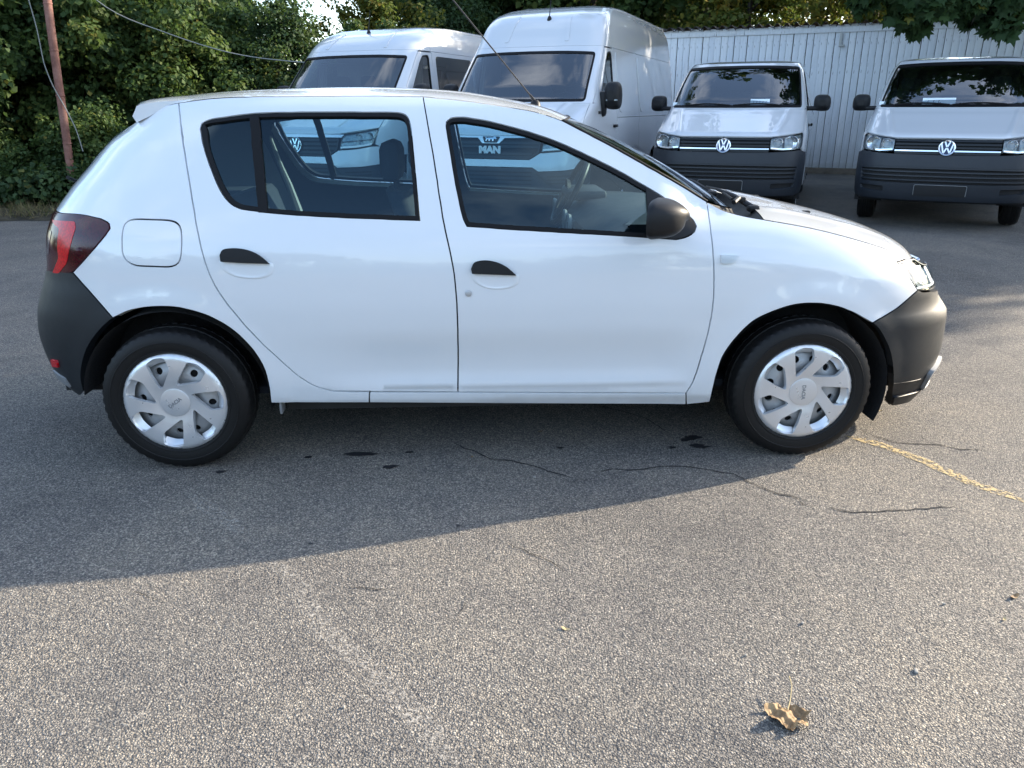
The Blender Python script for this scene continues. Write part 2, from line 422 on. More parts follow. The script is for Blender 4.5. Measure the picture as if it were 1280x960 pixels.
# outlines of the hatchback panels on the body chart: (arc length along the plan curve, height), metres
T = {
    'spoiler_seam': [(-1.985,1.378),(-1.921,1.406),(-1.858,1.429),(-1.743,1.447)],
    'gap_c': [(-1.743,1.447),(-1.684,1.409),(-1.652,1.388),(-1.617,1.364),(-1.572,1.338),(-1.529,1.316),(-1.493,1.291),(-1.462,1.266),(-1.434,1.24),(-1.409,1.215),(-1.384,1.191),(-1.359,1.167),(-1.335,1.143),(-1.312,1.118),(-1.292,1.094),(-1.272,1.07),(-1.253,1.046),(-1.237,1.021),(-1.223,0.997),(-1.211,0.974),(-1.199,0.948),(-1.189,0.921),(-1.18,0.896),(-1.173,0.871),(-1.165,0.847),(-1.157,0.824),(-1.147,0.802),(-1.135,0.78),(-1.12,0.759),(-1.102,0.737),(-1.082,0.713),(-1.059,0.687),(-1.035,0.662),(-1.013,0.637),(-0.993,0.614),(-0.974,0.593),(-0.956,0.571),(-0.937,0.548),(-0.919,0.527),(-0.9,0.506),(-0.882,0.484),(-0.865,0.463),(-0.85,0.444),(-0.834,0.425),(-0.819,0.408),(-0.803,0.393),(-0.781,0.375),(-0.757,0.359),(-0.737,0.351),(-0.715,0.343),(-0.693,0.336)],
    'sill_top_rear': [(-0.693,0.336),(-0.621,0.332),(-0.553,0.329)],
    'sill_seam': [(-0.553,0.329),(-0.564,0.279)],
    'quarter_bottom': [(-0.564,0.279),(-0.955,0.288)],
    'arch_r': [(-0.955,0.288),(-0.946,0.323),(-0.939,0.357),(-0.937,0.383),(-0.937,0.41),(-0.939,0.436),(-0.944,0.459),(-0.952,0.482),(-0.962,0.504),(-0.977,0.53),(-0.997,0.556),(-1.018,0.58),(-1.039,0.6),(-1.062,0.618),(-1.087,0.634),(-1.114,0.648),(-1.141,0.661),(-1.169,0.671),(-1.199,0.68),(-1.229,0.687),(-1.258,0.693),(-1.283,0.696),(-1.307,0.697),(-1.331,0.697),(-1.355,0.696),(-1.38,0.694),(-1.404,0.691),(-1.436,0.684),(-1.468,0.675),(-1.498,0.66),(-1.528,0.643)],
    'bump_r': [(-1.528,0.643),(-1.555,0.664),(-1.584,0.685),(-1.612,0.706),(-1.641,0.727),(-1.672,0.748),(-1.704,0.768),(-1.735,0.789),(-1.764,0.809)],
    'lamp_r': [(-1.764,0.809),(-1.734,0.832),(-1.706,0.854),(-1.68,0.876),(-1.655,0.899),(-1.635,0.919),(-1.617,0.94),(-1.601,0.961)],
    'lamp_r_tip': [(-1.601,0.961),(-1.59,0.985),(-1.601,1.002),(-1.653,1.019)],
    'lamp_r_top': [(-1.653,1.019),(-1.763,1.029),(-1.925,1.025)],
    'roof_seam_r': [(-1.743,1.447),(-1.704,1.45),(-1.666,1.454),(-1.63,1.457),(-1.593,1.46),(-1.556,1.463),(-1.521,1.464),(-1.486,1.466),(-1.45,1.467),(-1.414,1.468),(-1.376,1.468),(-1.338,1.469),(-1.3,1.47),(-1.262,1.47),(-1.222,1.47),(-1.182,1.47),(-1.141,1.47),(-1.099,1.47),(-1.058,1.471),(-1.017,1.471),(-0.977,1.471),(-0.937,1.471),(-0.896,1.471),(-0.855,1.472),(-0.813,1.472),(-0.773,1.472),(-0.733,1.472),(-0.695,1.472),(-0.658,1.472),(-0.617,1.471),(-0.579,1.471),(-0.541,1.47),(-0.504,1.47),(-0.468,1.469),(-0.43,1.469)],
    'gap_b': [(-0.43,1.469),(-0.416,1.441),(-0.403,1.414),(-0.39,1.387),(-0.377,1.359),(-0.364,1.335),(-0.351,1.311),(-0.339,1.286),(-0.329,1.261),(-0.32,1.236),(-0.312,1.212),(-0.304,1.188),(-0.295,1.163),(-0.288,1.138),(-0.281,1.114),(-0.274,1.092),(-0.265,1.062),(-0.258,1.033),(-0.25,1.006),(-0.243,0.979),(-0.236,0.953),(-0.229,0.926),(-0.223,0.901),(-0.218,0.874),(-0.213,0.847),(-0.209,0.82),(-0.206,0.792),(-0.203,0.763),(-0.2,0.733),(-0.197,0.702),(-0.196,0.677),(-0.194,0.65),(-0.193,0.623),(-0.192,0.594),(-0.192,0.564),(-0.192,0.533),(-0.192,0.504),(-0.193,0.473),(-0.194,0.443),(-0.196,0.412),(-0.197,0.383),(-0.199,0.355),(-0.201,0.323)],
    'door_bottom_r': [(-0.201,0.323),(-0.23,0.324),(-0.259,0.325),(-0.288,0.325),(-0.318,0.326),(-0.347,0.327),(-0.376,0.327),(-0.405,0.328),(-0.434,0.329),(-0.463,0.33),(-0.492,0.33),(-0.521,0.331),(-0.55,0.332),(-0.578,0.333),(-0.607,0.334),(-0.636,0.335),(-0.665,0.336),(-0.693,0.336)],
    'roof_seam_f': [(-0.43,1.469),(-0.391,1.466),(-0.351,1.463),(-0.312,1.461),(-0.273,1.458),(-0.233,1.455),(-0.198,1.452),(-0.163,1.449),(-0.128,1.445),(-0.093,1.442),(-0.058,1.438),(-0.024,1.434),(0.009,1.43),(0.039,1.426),(0.069,1.421),(0.098,1.417),(0.125,1.412),(0.151,1.406),(0.185,1.397),(0.216,1.387),(0.247,1.377)],
    'a_pillar': [(0.247,1.377),(0.273,1.365),(0.299,1.353),(0.325,1.341),(0.352,1.329),(0.376,1.317),(0.401,1.306),(0.427,1.294),(0.452,1.282),(0.477,1.27),(0.502,1.257),(0.527,1.245),(0.552,1.232),(0.577,1.22),(0.601,1.207),(0.627,1.195),(0.653,1.182),(0.679,1.169),(0.706,1.156),(0.733,1.142),(0.759,1.129),(0.785,1.115),(0.81,1.101),(0.836,1.087),(0.86,1.074)],
    'gap_a': [(0.86,1.074),(0.863,1.046),(0.862,1.019),(0.862,0.993),(0.861,0.966),(0.862,0.937),(0.861,0.908),(0.858,0.878),(0.855,0.847),(0.851,0.82),(0.845,0.793),(0.837,0.766),(0.831,0.739),(0.826,0.712),(0.82,0.685),(0.817,0.659),(0.813,0.632),(0.803,0.605),(0.79,0.578),(0.781,0.551),(0.776,0.523),(0.771,0.495),(0.765,0.468),(0.759,0.436),(0.753,0.404),(0.746,0.374),(0.741,0.348),(0.732,0.323),(0.722,0.3)],
    'door_bottom_f': [(0.722,0.3),(0.692,0.301),(0.662,0.301),(0.632,0.302),(0.602,0.302),(0.572,0.303),(0.542,0.304),(0.512,0.305),(0.482,0.306),(0.452,0.307),(0.422,0.307),(0.392,0.308),(0.362,0.309),(0.332,0.31),(0.302,0.311),(0.273,0.311),(0.243,0.312),(0.213,0.313),(0.184,0.314),(0.154,0.314),(0.124,0.315),(0.095,0.316),(0.065,0.317),(0.036,0.317),(0.006,0.318),(-0.023,0.319),(-0.053,0.319),(-0.082,0.32),(-0.112,0.321),(-0.142,0.322),(-0.171,0.322),(-0.201,0.323)],
    'sill_top_f': [(-0.553,0.329),(0.081,0.314),(0.723,0.299)],
    'sill_end': [(0.723,0.299),(0.738,0.238)],
    'sill_bottom': [(0.738,0.238),(0.083,0.258),(-0.564,0.279)],
    'wing_top': [(0.86,1.074),(0.891,1.059),(0.934,1.04),(1.02,1.019),(1.107,1.005),(1.196,0.991),(1.331,0.967),(1.475,0.934),(1.622,0.893),(1.719,0.859),(1.786,0.823)],
    'lamp_f_back': [(1.786,0.822),(1.721,0.818)],
    'lamp_f_low': [(1.721,0.818),(1.739,0.784),(1.744,0.759),(1.755,0.728),(1.772,0.695)],
    'lamp_f_top': [(1.721,0.818),(1.783,0.82),(1.878,0.816)],
    'bump_f': [(1.772,0.695),(1.731,0.68),(1.697,0.663),(1.665,0.646),(1.633,0.63),(1.598,0.617),(1.559,0.605),(1.521,0.595),(1.484,0.583)],
    'arch_f': [(1.484,0.583),(1.465,0.6),(1.445,0.616),(1.419,0.632),(1.389,0.645),(1.358,0.658),(1.327,0.667),(1.298,0.674),(1.269,0.679),(1.24,0.681),(1.211,0.682),(1.182,0.681),(1.154,0.678),(1.125,0.672),(1.097,0.664),(1.069,0.655),(1.041,0.644),(1.013,0.632),(0.983,0.616),(0.956,0.599),(0.928,0.579),(0.904,0.557),(0.887,0.536),(0.871,0.511),(0.857,0.486),(0.845,0.459),(0.838,0.432),(0.832,0.402),(0.828,0.372),(0.827,0.344),(0.826,0.315),(0.827,0.287),(0.831,0.254)],
    'wing_bottom': [(0.831,0.254),(0.738,0.238)],
    'wing_back': [(0.738,0.238),(0.722,0.3)],
    'bump_f_arch': [(1.484,0.583),(1.522,0.531),(1.567,0.464),(1.605,0.377),(1.648,0.285),(1.728,0.161)],
    'bump_f_line': [(1.645,0.294),(1.744,0.287),(1.806,0.28)],
    'bump_r_arch': [(-1.528,0.643),(-1.57,0.602),(-1.621,0.544),(-1.674,0.47),(-1.725,0.392),(-1.78,0.299)],
    'win_r': [(-1.492,1.353),(-1.505,1.369),(-1.485,1.381),(-1.455,1.387),(-1.414,1.391),(-1.373,1.396),(-1.335,1.4),(-1.298,1.403),(-1.257,1.406),(-1.223,1.407),(-1.188,1.408),(-1.151,1.409),(-1.113,1.409),(-1.075,1.409),(-1.042,1.41),(-1.008,1.41),(-0.974,1.41),(-0.94,1.41),(-0.906,1.41),(-0.873,1.41),(-0.836,1.41),(-0.799,1.41),(-0.763,1.41),(-0.727,1.409),(-0.691,1.409),(-0.647,1.409),(-0.602,1.409),(-0.561,1.408),(-0.529,1.406),(-0.499,1.398),(-0.48,1.383),(-0.467,1.364),(-0.452,1.338),(-0.441,1.319),(-0.43,1.296),(-0.421,1.271),(-0.412,1.245),(-0.404,1.219),(-0.396,1.193),(-0.388,1.169),(-0.381,1.145),(-0.374,1.12),(-0.367,1.096),(-0.361,1.071),(-0.355,1.046),(-0.349,1.021)],
    'win_r2': [(-0.349,1.021),(-0.378,1.022),(-0.407,1.023),(-0.437,1.024),(-0.466,1.025),(-0.496,1.027),(-0.526,1.028),(-0.556,1.029),(-0.585,1.03),(-0.614,1.031),(-0.642,1.032),(-0.67,1.034),(-0.696,1.035),(-0.721,1.036),(-0.745,1.037),(-0.777,1.039),(-0.807,1.041),(-0.836,1.042),(-0.863,1.044),(-0.89,1.046),(-0.916,1.048),(-0.941,1.05),(-0.974,1.053),(-1.006,1.057),(-1.036,1.06),(-1.068,1.064)],
    'win_r3': [(-1.068,1.064),(-1.092,1.071),(-1.117,1.081),(-1.149,1.099),(-1.183,1.123),(-1.214,1.147),(-1.248,1.174),(-1.282,1.202),(-1.308,1.223),(-1.334,1.245),(-1.361,1.267),(-1.387,1.288),(-1.418,1.31),(-1.454,1.332),(-1.492,1.353)],
    'win_div': [(-1.289,1.403),(-1.243,1.404),(-1.198,1.359),(-1.143,1.314),(-1.102,1.269),(-1.07,1.225),(-1.039,1.181),(-1.009,1.137),(-0.982,1.093),(-0.958,1.049),(-0.995,1.05),(-1.02,1.094),(-1.048,1.138),(-1.079,1.181),(-1.111,1.225),(-1.144,1.269),(-1.186,1.314),(-1.243,1.358)],
    'win_f': [(-0.288,1.359),(-0.289,1.375),(-0.272,1.386),(-0.225,1.39),(-0.195,1.389),(-0.161,1.385),(-0.125,1.381),(-0.088,1.376),(-0.049,1.369),(-0.011,1.362),(0.021,1.355),(0.047,1.349),(0.071,1.343),(0.096,1.337),(0.126,1.328),(0.158,1.319),(0.191,1.309),(0.223,1.298),(0.248,1.289),(0.273,1.279),(0.298,1.269),(0.323,1.259),(0.348,1.248),(0.373,1.238),(0.398,1.227),(0.423,1.216),(0.448,1.205),(0.473,1.193),(0.503,1.179),(0.533,1.163),(0.562,1.148),(0.588,1.135),(0.62,1.118),(0.651,1.101),(0.678,1.084),(0.706,1.065),(0.733,1.048),(0.763,1.028),(0.787,1.01),(0.798,0.988)],
    'win_f2': [(0.798,0.988),(0.788,0.97),(0.759,0.954),(0.734,0.947),(0.706,0.943)],
    'win_f3': [(0.706,0.943),(0.68,0.945),(0.655,0.947),(0.628,0.949),(0.596,0.951),(0.571,0.953),(0.543,0.955),(0.512,0.957),(0.48,0.959),(0.447,0.961),(0.413,0.963),(0.379,0.965),(0.346,0.967),(0.315,0.968),(0.286,0.97),(0.255,0.972),(0.226,0.973),(0.199,0.975),(0.171,0.977),(0.144,0.978),(0.116,0.98),(0.086,0.982),(0.056,0.983),(0.025,0.985),(-0.006,0.987),(-0.036,0.989),(-0.067,0.992),(-0.097,0.994),(-0.128,0.996),(-0.158,0.998)],
    'win_f4': [(-0.158,0.998),(-0.172,1.022),(-0.179,1.041),(-0.187,1.064),(-0.195,1.091),(-0.204,1.12),(-0.214,1.149),(-0.221,1.173),(-0.229,1.198),(-0.237,1.224),(-0.245,1.251),(-0.254,1.278),(-0.264,1.305),(-0.276,1.332),(-0.288,1.359)],
    'mirror_base': [(0.588,1.132),(0.65,1.099),(0.733,1.047),(0.787,1.01),(0.796,0.988),(0.787,0.971),(0.757,0.955),(0.706,0.944),(0.591,0.953)],
    'flap': [(-1.519,0.931),(-1.529,0.975),(-1.53,1.004),(-1.512,1.019),(-1.419,1.023),(-1.333,1.019),(-1.305,1.009),(-1.285,0.988),(-1.269,0.936),(-1.269,0.891),(-1.279,0.866),(-1.305,0.852),(-1.387,0.85),(-1.462,0.853),(-1.492,0.866),(-1.511,0.892)],
    'handle_r': [(-1.11,0.896),(-1.101,0.914),(-1.068,0.921),(-1.013,0.917),(-0.965,0.899),(-0.919,0.864),(-1.02,0.867),(-1.107,0.872)],
    'cup_r': [(-1.107,0.872),(-1.099,0.845),(-1.074,0.827),(-1.053,0.818),(-1.015,0.811),(-0.975,0.81),(-0.941,0.816),(-0.92,0.828),(-0.914,0.848),(-0.918,0.864),(-1.02,0.867)],
    'handle_f': [(-0.143,0.839),(-0.131,0.862),(-0.092,0.871),(-0.045,0.864),(-0.007,0.847),(0.035,0.813),(-0.052,0.817),(-0.139,0.821)],
    'cup_f': [(-0.139,0.821),(-0.133,0.802),(-0.124,0.788),(-0.105,0.775),(-0.087,0.767),(-0.052,0.761),(-0.015,0.762),(0.014,0.768),(0.033,0.78),(0.038,0.799),(0.035,0.813),(-0.052,0.817)],
    'lock': [(-0.153,0.744)],
    'indicator': [(0.889,0.881),(0.929,0.88),(0.966,0.877),(0.942,0.853),(0.912,0.847),(0.885,0.849)],
    'lamp_red': [(-1.987,0.994),(-1.78,1.003),(-1.76,0.978),(-1.767,0.915),(-1.793,0.843),(-1.855,0.795),(-1.913,0.788),(-1.849,0.857),(-1.868,0.97),(-1.94,0.983)],
    'reflector': [(-1.909,0.421),(-1.853,0.425),(-1.863,0.394),(-1.925,0.385)],
}
def paint(key, col, dirt=.25):
    t = NT(key); co = t.obj_coord(); s = t.n('SeparateXYZ'); t.l(co, s.inputs[0])
    low = t.n('MapRange'); t.l(s.outputs[2], low.inputs[0]); low.inputs[1].default_value = .42; low.inputs[2].default_value = .2; low.inputs[3].default_value = 0; low.inputs[4].default_value = 1
    d = t.math('MULTIPLY', t.math('MULTIPLY', low.outputs[0], t.noise(co, 14, 5, .65)), dirt)
    film = t.math('MULTIPLY', t.noise(co, 2.2, 5, .6), dirt*.12)
    c = t.mixc(t.math('ADD', d, film), col, (.30, .28, .25))
    wav = t.bump(t.noise(co, 3.0, 2, .5), .045, .02)
    M[key] = t.bsdf(c, .25, 0, 1.0, wav, .5, .012); t.b.inputs['Coat IOR'].default_value = 1.5
paint('paint', (.73, .755, .775), .45); paint('van_paint', (.58, .595, .615), .35)
plain('trim_grey', (.2, .205, .21), .5); plain('trim', (.012, .0125, .014), .48, spec=.25, grain=(900, .12, .001)); plain('bumper', (.0085, .0115, .0145), .5, spec=.4, grain=(700, .15, .001), vary=.12)
plain('van_bumper', (.014, .018, .025), .5, grain=(500, .15, .001), vary=.1); plain('seal', (.006, .006, .007), .6, spec=.2)
plain('deep', (.010, .010, .011), .8); plain('under', (.022, .021, .020), .85, vary=.2)
plain('liner', (.012, .012, .013), .85, grain=(90, .5, .004), vary=.2)
dusty = True; plain('silver', (.72, .73, .74), .30, .6, vary=.10); plain('steel', (.46, .47, .48), .42, .35, vary=.15); plain('chrome', (.72, .73, .74), .10, 1.0)
plain('fabric', (.012, .015, .021), .9, grain=(400, .3, .002), vary=.15); plain('dash', (.020, .023, .028), .6, grain=(500, .2, .001)); plain('lining', (.24, .24, .22), .8, vary=.08)
plain('mirror_glass', (.75, .8, .82), .03, 1.0); plain('paper', (.75, .83, .86), .7); plain('ink', (.03, .05, .09), .6)
plain('blue_mark', (.012, .03, .085), .35, .2); plain('plate', (.010, .011, .013), .5); plain('white_trim', (.75, .75, .75), .5)
# tyres: dusty rubber
t = NT('rubber'); co = t.obj_coord(); c = t.mixc(t.noise(co, 7, 5, .65), (.0035, .0035, .004), (.0095, .009, .0085)); M['rubber'] = t.bsdf(c, .55, spec=.3, bump=t.bump(t.noise(co, 160, 3), .25, .002))
def glass(key, tint, refl=1.0, f0=.06, rough=.0, rcol=(1, 1, 1)):
    t = NT(key); tr = t.n('BsdfTransparent'); tr.inputs[0].default_value = (*tint, 1); gl = t.n('BsdfGlossy'); gl.inputs['Roughness'].default_value = rough; gl.inputs[0].default_value = (*rcol, 1)
    lw = t.n('LayerWeight'); lw.inputs[0].default_value = .5
    p = t.math('POWER', lw.outputs['Facing'], 4.0); f = t.math('ADD', t.math('MULTIPLY', p, 1-f0), f0*refl)
    mx = t.n('MixShader'); t.l(f, mx.inputs[0]); t.l(tr.outputs[0], mx.inputs[1]); t.l(gl.outputs[0], mx.inputs[2]); t.l(mx.outputs[0], t.out.inputs[0]); M[key] = t.m
glass('glass', (.58, .77, .83), 1.0, .055, 0.0, (.66, .88, 1.0)); glass('rear_glass', (.42, .52, .56), 1.0, .085); glass('windscreen', (.62, .72, .70), 1.0, .09)
glass('van_glass', (.45, .52, .55), 1.0, .17); glass('dark_glass', (.10, .12, .13), 1.0, .10); glass('lens', (.88, .92, .94), 1.0, .05)
# lamps
def lamp(key, col, rough=.12):
    t = NT(key); co = t.obj_coord(); v = t.n('TexVoronoi'); v.inputs['Scale'].default_value = 90; t.l(co, v.inputs['Vector'])
    c = t.mixc(v.outputs['Distance'], col, tuple(x*.45 for x in col)); M[key] = t.bsdf(c, rough, 0, .12, None, .3)
lamp('red_lamp', (.72, .002, .012), .25); lamp('smoked_lamp', (.060, .0012, .010), .15); lamp('lamp_grey', (.18, .15, .16)); lamp('amber', (.55, .22, .03)); lamp('bowl', (.62, .65, .67), .12)
t = NT('bowl'); co = t.obj_coord(); v = t.n('TexVoronoi'); v.inputs['Scale'].default_value = 26; t.l(co, v.inputs['Vector']); c = t.mixc(v.outputs['Distance'], (.36, .39, .39), (.16, .19, .20)); M['bowl'] = t.bsdf(c, .2, .3, 0, t.bump(v.outputs['Distance'], .5, .012))
# asphalt: worn, coarse stones in a dark binder
t = NT('asphalt'); co = t.obj_coord()
warp = t.n('VectorMath', operation='ADD'); t.l(co, warp.inputs[0]); nz = t.n('TexNoise'); nz.inputs['Scale'].default_value = 60; t.l(co, nz.inputs['Vector'])
sc_ = t.n('VectorMath', operation='SCALE'); t.l(nz.outputs['Color'], sc_.inputs[0]); sc_.inputs['Scale'].default_value = .010; t.l(sc_.outputs[0], warp.inputs[1])
v1 = t.n('TexVoronoi', feature='F1'); v1.inputs['Scale'].default_value = 175; t.l(warp.outputs[0], v1.inputs['Vector'])
v2 = t.n('TexVoronoi', feature='F1'); v2.inputs['Scale'].default_value = 400; t.l(warp.outputs[0], v2.inputs['Vector'])
sx = t.n('SeparateColor'); t.l(v1.outputs['Color'], sx.inputs[0]); sx2 = t.n('SeparateColor'); t.l(v2.outputs['Color'], sx2.inputs[0])
stone = t.ramp(sx.outputs[0], [(0, (.100, .095, .092)), (.22, (.180, .166, .148)), (.5, (.275, .248, .212)), (.82, (.345, .310, .260)), (1, (.44, .40, .34))])
stone2 = t.ramp(sx2.outputs[1], [(0, (.075, .073, .073)), (.5, (.190, .174, .154)), (1, (.33, .30, .255))])
big = t.math('GREATER_THAN', sx.outputs[1], .42)
base = t.mixc(big, stone2, stone)
gapm = t.ramp(v1.outputs['Distance'], [(.35, (0, 0, 0)), (.75, (1, 1, 1))])
base = t.mixc(t.math('MULTIPLY', gapm, .7), base, (.045, .045, .048))
patch = t.ramp(t.noise(co, .55, 6, .62, .5), [(.30, (.66, .67, .70)), (.5, (1, 1, 1)), (.70, (1.22, 1.19, 1.13))])
base = t.mixc(1.0, base, patch, 'MULTIPLY')
spots = t.ramp(t.noise(co, 3.1, 4, .7), [(.69, (1, 1, 1)), (.78, (.72, .72, .74))]); base = t.mixc(1.0, base, spots, 'MULTIPLY')
wear = t.ramp(t.noise(co, 1.7, 7, .7, .8), [(.34, (.80, .80, .82)), (.5, (1, 1, 1)), (.66, (1.10, 1.08, 1.04))]); base = t.mixc(1.0, base, wear, 'MULTIPLY')
dust = t.ramp(t.noise(co, 12, 6, .75, .3), [(.60, (0, 0, 0)), (.80, (.35, .35, .35))]); base = t.mixc(dust, base, (.30, .27, .22))
h = t.math('ADD', t.math('MULTIPLY', t.math('MULTIPLY', v1.outputs['Distance'], -1.0), 1.0), t.math('MULTIPLY', sx.outputs[2], .35))
h = t.math('ADD', h, t.math('MULTIPLY', v2.outputs['Distance'], -.35)); h = t.math('ADD', h, t.math('MULTIPLY', t.noise(co, 30, 3), .6))
M['asphalt'] = t.bsdf(base, .80, bump=t.bump(h, .95, .0075), spec=.35)
plain('crack', (.022, .021, .021), .95); plain('tar', (.016, .016, .018), .55)
# worn yellow marking
t = NT('worn_yellow'); co = t.obj_coord(); n = t.noise(co, 48, 5, .75, .6); b = t.n('BsdfPrincipled'); b.inputs['Roughness'].default_value = .8
t.l(t.mixc(t.noise(co, 90, 3), (.40, .27, .10), (.54, .44, .25)), b.inputs['Base Color'])
tr = t.n('BsdfTransparent'); mxs = t.n('MixShader'); t.l(t.ramp(n, [(.46, (0, 0, 0)), (.55, (.92, .92, .92))]), mxs.inputs[0]); t.l(tr.outputs[0], mxs.inputs[1]); t.l(b.outputs[0], mxs.inputs[2]); t.l(mxs.outputs[0], t.out.inputs[0]); M['worn_yellow'] = t.m
t = NT('scuff'); co = t.obj_coord(); n = t.noise(co, 70, 5, .75, .6); b = t.n('BsdfPrincipled'); b.inputs['Roughness'].default_value = .85; b.inputs['Base Color'].default_value = (.46, .42, .36, 1)
tr = t.n('BsdfTransparent'); mxs = t.n('MixShader'); t.l(t.ramp(n, [(.50, (0, 0, 0)), (.66, (.8, .8, .8))]), mxs.inputs[0]); t.l(tr.outputs[0], mxs.inputs[1]); t.l(b.outputs[0], mxs.inputs[2]); t.l(mxs.outputs[0], t.out.inputs[0]); M['scuff'] = t.m
# weathered white boards
t = NT('board'); co = t.obj_coord(); mp = t.n('Mapping'); mp.inputs['Scale'].default_value = (9, 9, .9); t.l(co, mp.inputs['Vector'])
oi = t.n('ObjectInfo'); sh = t.ramp(oi.outputs['Random'], [(0, (.72, .77, .83)), (1, (.82, .86, .90))])
c = t.mixc(t.ramp(t.noise(mp.outputs[0], 2.6, 5, .7), [(.4, (0, 0, 0)), (.75, (.32, .32, .32))]), sh, (.36, .38, .42))
flake = t.ramp(t.noise(mp.outputs[0], 7, 4, .65), [(.645, (0, 0, 0)), (.69, (1, 1, 1))]); c = t.mixc(t.math('MULTIPLY', flake, .8), c, (.17, .17, .18))
sz = t.n('SeparateXYZ'); t.l(co, sz.inputs[0]); lo = t.n('MapRange'); t.l(sz.outputs[2], lo.inputs[0]); lo.inputs[1].default_value = .55; lo.inputs[2].default_value = .0; lo.inputs[3].default_value = 0; lo.inputs[4].default_value = .75
c = t.mixc(t.math('MULTIPLY', lo.outputs[0], t.noise(co, 8, 4)), c, (.20, .19, .16))
M['board'] = t.bsdf(c, .7, bump=t.bump(t.noise(mp.outputs[0], 14, 4), .3, .004))
plain('cement', (.055, .052, .047), .95, grain=(40, .6, .01), vary=.3); plain('plinth', (.16, .135, .105), .95, grain=(30, .6, .01), vary=.3); plain('wood_dark', (.05, .05, .05), .9)
t = NT('rust'); co = t.obj_coord(); c = t.ramp(t.noise(co, 7, 6, .7), [(.3, (.12, .048, .034)), (.5, (.22, .10, .075)), (.62, (.27, .14, .11)), (.75, (.07, .03, .022))]); M['rust'] = t.bsdf(c, .75, bump=t.bump(t.noise(co, 40, 4), .3, .004))
plain('cable', (.20, .21, .20), .6); plain('galv', (.42, .44, .45), .5, .6)
t = NT('bark'); co = t.obj_coord(); mp = t.n('Mapping'); mp.inputs['Scale'].default_value = (6, 6, 1.2); t.l(co, mp.inputs['Vector']); n = t.noise(mp.outputs[0], 5, 6, .7); M['bark'] = t.bsdf(t.ramp(n, [(.3, (.022, .018, .015)), (.7, (.085, .07, .055))]), .95, bump=t.bump(n, .8, .02))
t = NT('soil'); co = t.obj_coord(); M['soil'] = t.bsdf(t.ramp(t.noise(co, 6, 8, .75), [(.3, (.022, .019, .014)), (.55, (.06, .05, .032)), (.75, (.13, .10, .06))]), .95, bump=t.bump(t.noise(co, 25, 6), .8, .03))
def leafmat(key, stops, trans=.35):
    t = NT(key); at = t.n('Attribute'); at.attribute_name = 'tone'
    c = t.ramp(at.outputs['Fac'], stops); b = t.n('BsdfPrincipled'); t.l(c, b.inputs['Base Color']); b.inputs['Roughness'].default_value = .62; b.inputs['Specular IOR Level'].default_value = .2
    tl = t.n('BsdfTranslucent'); t.l(t.mixc(.4, c, (.13, .22, .04)), tl.inputs[0])
    mxs = t.n('MixShader'); mxs.inputs[0].default_value = trans; t.l(b.outputs[0], mxs.inputs[1]); t.l(tl.outputs[0], mxs.inputs[2]); t.l(mxs.outputs[0], t.out.inputs[0]); M[key] = t.m
leafmat('leaf_dark', [(0, (.022, .044, .022)), (.5, (.042, .078, .032)), (.93, (.072, .106, .036)), (1, (.13, .135, .04))])
leafmat('leaf_green', [(0, (.030, .056, .022)), (.5, (.060, .102, .032)), (.92, (.10, .135, .036)), (1, (.19, .17, .04))])
leafmat('leaf_yellow', [(0, (.06, .085, .018)), (.45, (.10, .12, .024)), (.8, (.20, .17, .03)), (1, (.30, .19, .03))])
leafmat('leaf_maple', [(0, (.020, .044, .020)), (.6, (.034, .066, .026)), (.97, (.055, .09, .03)), (1, (.14, .14, .03))])
leafmat('dry_grass', [(0, (.10, .085, .045)), (.6, (.20, .16, .085)), (1, (.10, .12, .04))], .2)
t = NT('dead_leaf'); co = t.obj_coord(); M['dead_leaf'] = t.bsdf(t.ramp(t.noise(co, 38, 5, .7), [(.3, (.10, .058, .026)), (.5, (.24, .15, .07)), (.7, (.38, .26, .13))]), .75, bump=t.bump(t.noise(co, 90, 4), .5, .003))
plain('straw', (.40, .31, .16), .85, vary=.2); plain('pale_chip', (.27, .255, .23), .85, vary=.15); plain('twig', (.05, .04, .032), .9)
# ================================================================ ground
def axis_steps(lo, hi, near, far_):
    xs = [0.0]; 
    while xs[-1] < hi: xs.append(xs[-1]+max(near, abs(xs[-1])*far_))
    ys = [0.0]
    while ys[-1] > lo: ys.append(ys[-1]-max(near, abs(ys[-1])*far_))
    return sorted(set(xs+ys))
gx, gy = axis_steps(-300, 300, .5, .18), axis_steps(-300, 300, .4, .15)
rows = [[(x, y, min(ground_z(y), 1.0)) for x in gx] for y in gy]
b = MB(); b.grid(rows); me = b.mesh('ground'); me.materials.append(M['asphalt'])
if me.polygons[0].normal.z < 0: me.flip_normals()
ground = link(bpy.data.objects.new('ground', me)); tag(ground, kind='structure')
# planted verge in front of the thicket (a sheet lying on the asphalt, ragged front edge)
def ragged_front(x): return 6.55+.12*(x+5)+.22*math.sin(x*1.7)+.10*math.sin(x*5.3+1)
rows = []
for i in range(100):
    x = -16+i*.22; y0 = ragged_front(x)
    rows.append([(x, y0+(28-y0)*t**1.8, ground_z(y0+(28-y0)*t**1.8)+.004+.10*min(1, t*14)) for t in [k/16 for k in range(17)]])
b = MB(); b.grid(rows); me = b.mesh('verge'); me.materials.append(M['soil'])
if me.polygons[0].normal.z < 0: me.flip_normals()
tag(link(bpy.data.objects.new('verge', me)), kind='structure')
